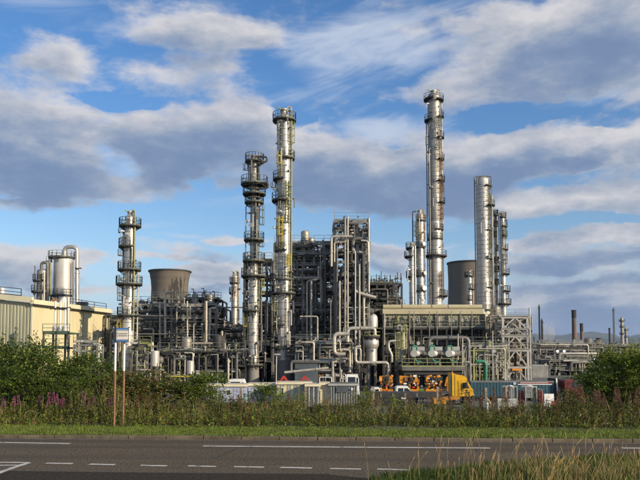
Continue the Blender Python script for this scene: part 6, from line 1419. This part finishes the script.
# ------------------------------------------------------------------ a worker in the yard
def person():
    Y = 77.6; c = at(421.6, 386, Y); x0 = c.x; g = GZ+.006
    t = thing('person', 'worker in a yellow hi-vis jacket and white helmet standing between the orange pump units', 'person', (x0, Y, g), None, .0); OFF[t] = Vector((0, 0, 0))
    def skin(name, J, E, m_, parent, sub=2, root=0):
        me = bpy.data.meshes.new(name); me.from_pydata([j[0] for j in J], E, []); me.materials.append(m_); o = bpy.data.objects.new(name, me); COL.objects.link(o); o.parent = parent
        s = o.modifiers.new('skin', 'SKIN'); s.use_smooth_shade = True
        for i, j in enumerate(J): sv = me.skin_vertices[0].data[i]; r = j[1] if isinstance(j[1], tuple) else (j[1], j[1]); sv.radius = r; sv.use_root = (i == root)
        u = o.modifiers.new('sub', 'SUBSURF'); u.levels = u.render_levels = sub; return o
    flesh = mat('skin_tone', (.55,.33,.24), .5, 0, .05, 4); trou = mat('navy_workwear', (.02,.03,.07), .8, 0, .2, 5); hv = mat('hi_vis_fabric', (.62,.85,.04), .7, 0, .08, 5)
    J = [((0,0,.95), (.15,.11)), ((0,0,1.15), (.14,.10)), ((0,0,1.38), (.17,.11)), ((0,0,1.48), (.07,.06)), ((0,-.01,1.56), (.065,.065)), ((0,-.015,1.66), (.085,.10)), ((0,-.015,1.74), (.06,.07)),
         ((.10,0,.90), .09), ((.12,-.02,.50), .065), ((.13,.02,.10), .045), ((.14,-.15,.04), .04), ((-.10,0,.90), .09), ((-.13,.03,.50), .065), ((-.14,.05,.10), .045), ((-.16,-.12,.04), .04),
         ((.19,0,1.40), .065), ((.25,.02,1.12), .045), ((.24,-.10,.88), .032), ((.24,-.13,.82), (.038,.02)), ((-.19,0,1.40), .065), ((-.27,-.02,1.13), .045), ((-.22,-.20,.98), .032), ((-.20,-.26,.96), (.038,.02)), ((0,-.125,1.645), .018)]
    E = [(0,1),(1,2),(2,3),(3,4),(4,5),(5,6),(0,7),(7,8),(8,9),(9,10),(0,11),(11,12),(12,13),(13,14),(2,15),(15,16),(16,17),(17,18),(2,19),(19,20),(20,21),(21,22),(5,23)]
    for h_, d_, sd_ in ((18, Vector((0,-.25,-1)), 1), (22, Vector((.3,-1,-.1)), -1)):
        p = Vector(J[h_][0]); d_ = d_.normalized()
        for k, (off, ln) in enumerate(((-.030,.075), (-.010,.085), (.010,.08), (.028,.062))):
            a = len(J); q = p+Vector((off, 0, 0))+d_*.03; J.append((tuple(q), .010)); J.append((tuple(q+d_*ln*.6), .009)); J.append((tuple(q+d_*ln+Vector((0,-.015,0))), .007)); E += [(h_, a), (a, a+1), (a+1, a+2)]
        a = len(J); q = p+Vector((-.045*sd_, 0, .01)); J.append((tuple(q), .011)); J.append((tuple(q+d_*.04+Vector((-.012*sd_, 0, 0))), .009)); E += [(h_, a), (a, a+1)]
    skin('body', J, E, flesh, t)
    skin('hi_vis_jacket', [((0,0,.88), (.18,.14)), ((0,0,1.15), (.165,.125)), ((0,0,1.38), (.19,.125)), ((0,0,1.46), (.09,.08)), ((.20,0,1.40), .085), ((.26,.02,1.12), .065), ((.25,-.09,.92), .055), ((-.20,0,1.40), .085), ((-.28,-.02,1.13), .065), ((-.235,-.17,1.0), .055)], [(0,1),(1,2),(2,3),(2,4),(4,5),(5,6),(2,7),(7,8),(8,9)], hv, t)
    skin('trousers', [((0,0,.92), (.155,.12)), ((.10,0,.86), .105), ((.12,-.02,.50), .085), ((.13,.02,.12), .07), ((-.10,0,.86), .105), ((-.13,.03,.50), .085), ((-.14,.05,.12), .07)], [(0,1),(1,2),(2,3),(0,4),(4,5),(5,6)], trou, t)
    b = MB(); b.lathe((0,-.015,0), [(.135,1.70), (.145,1.705), (.125,1.72), (.12,1.77), (.09,1.82), (.02,1.845)], 16); b.build('helmet', M['white'], t)
    for s in (-1, 1): MB().box((s*.035,-.112,1.675), (.022,.012,.012)).build('eye', M['black'], t)
    for s in (-1, 1): MB().box((s*.15,-.13 if s < 0 else -.13,.035), (.10,.28,.07)).build('boot', M['black'], t)
    MB().sector((0,0,1.10), .12, .185, 0, 6.2832, 0, .05, 16).build('reflective_band', M['white'], t)
person()
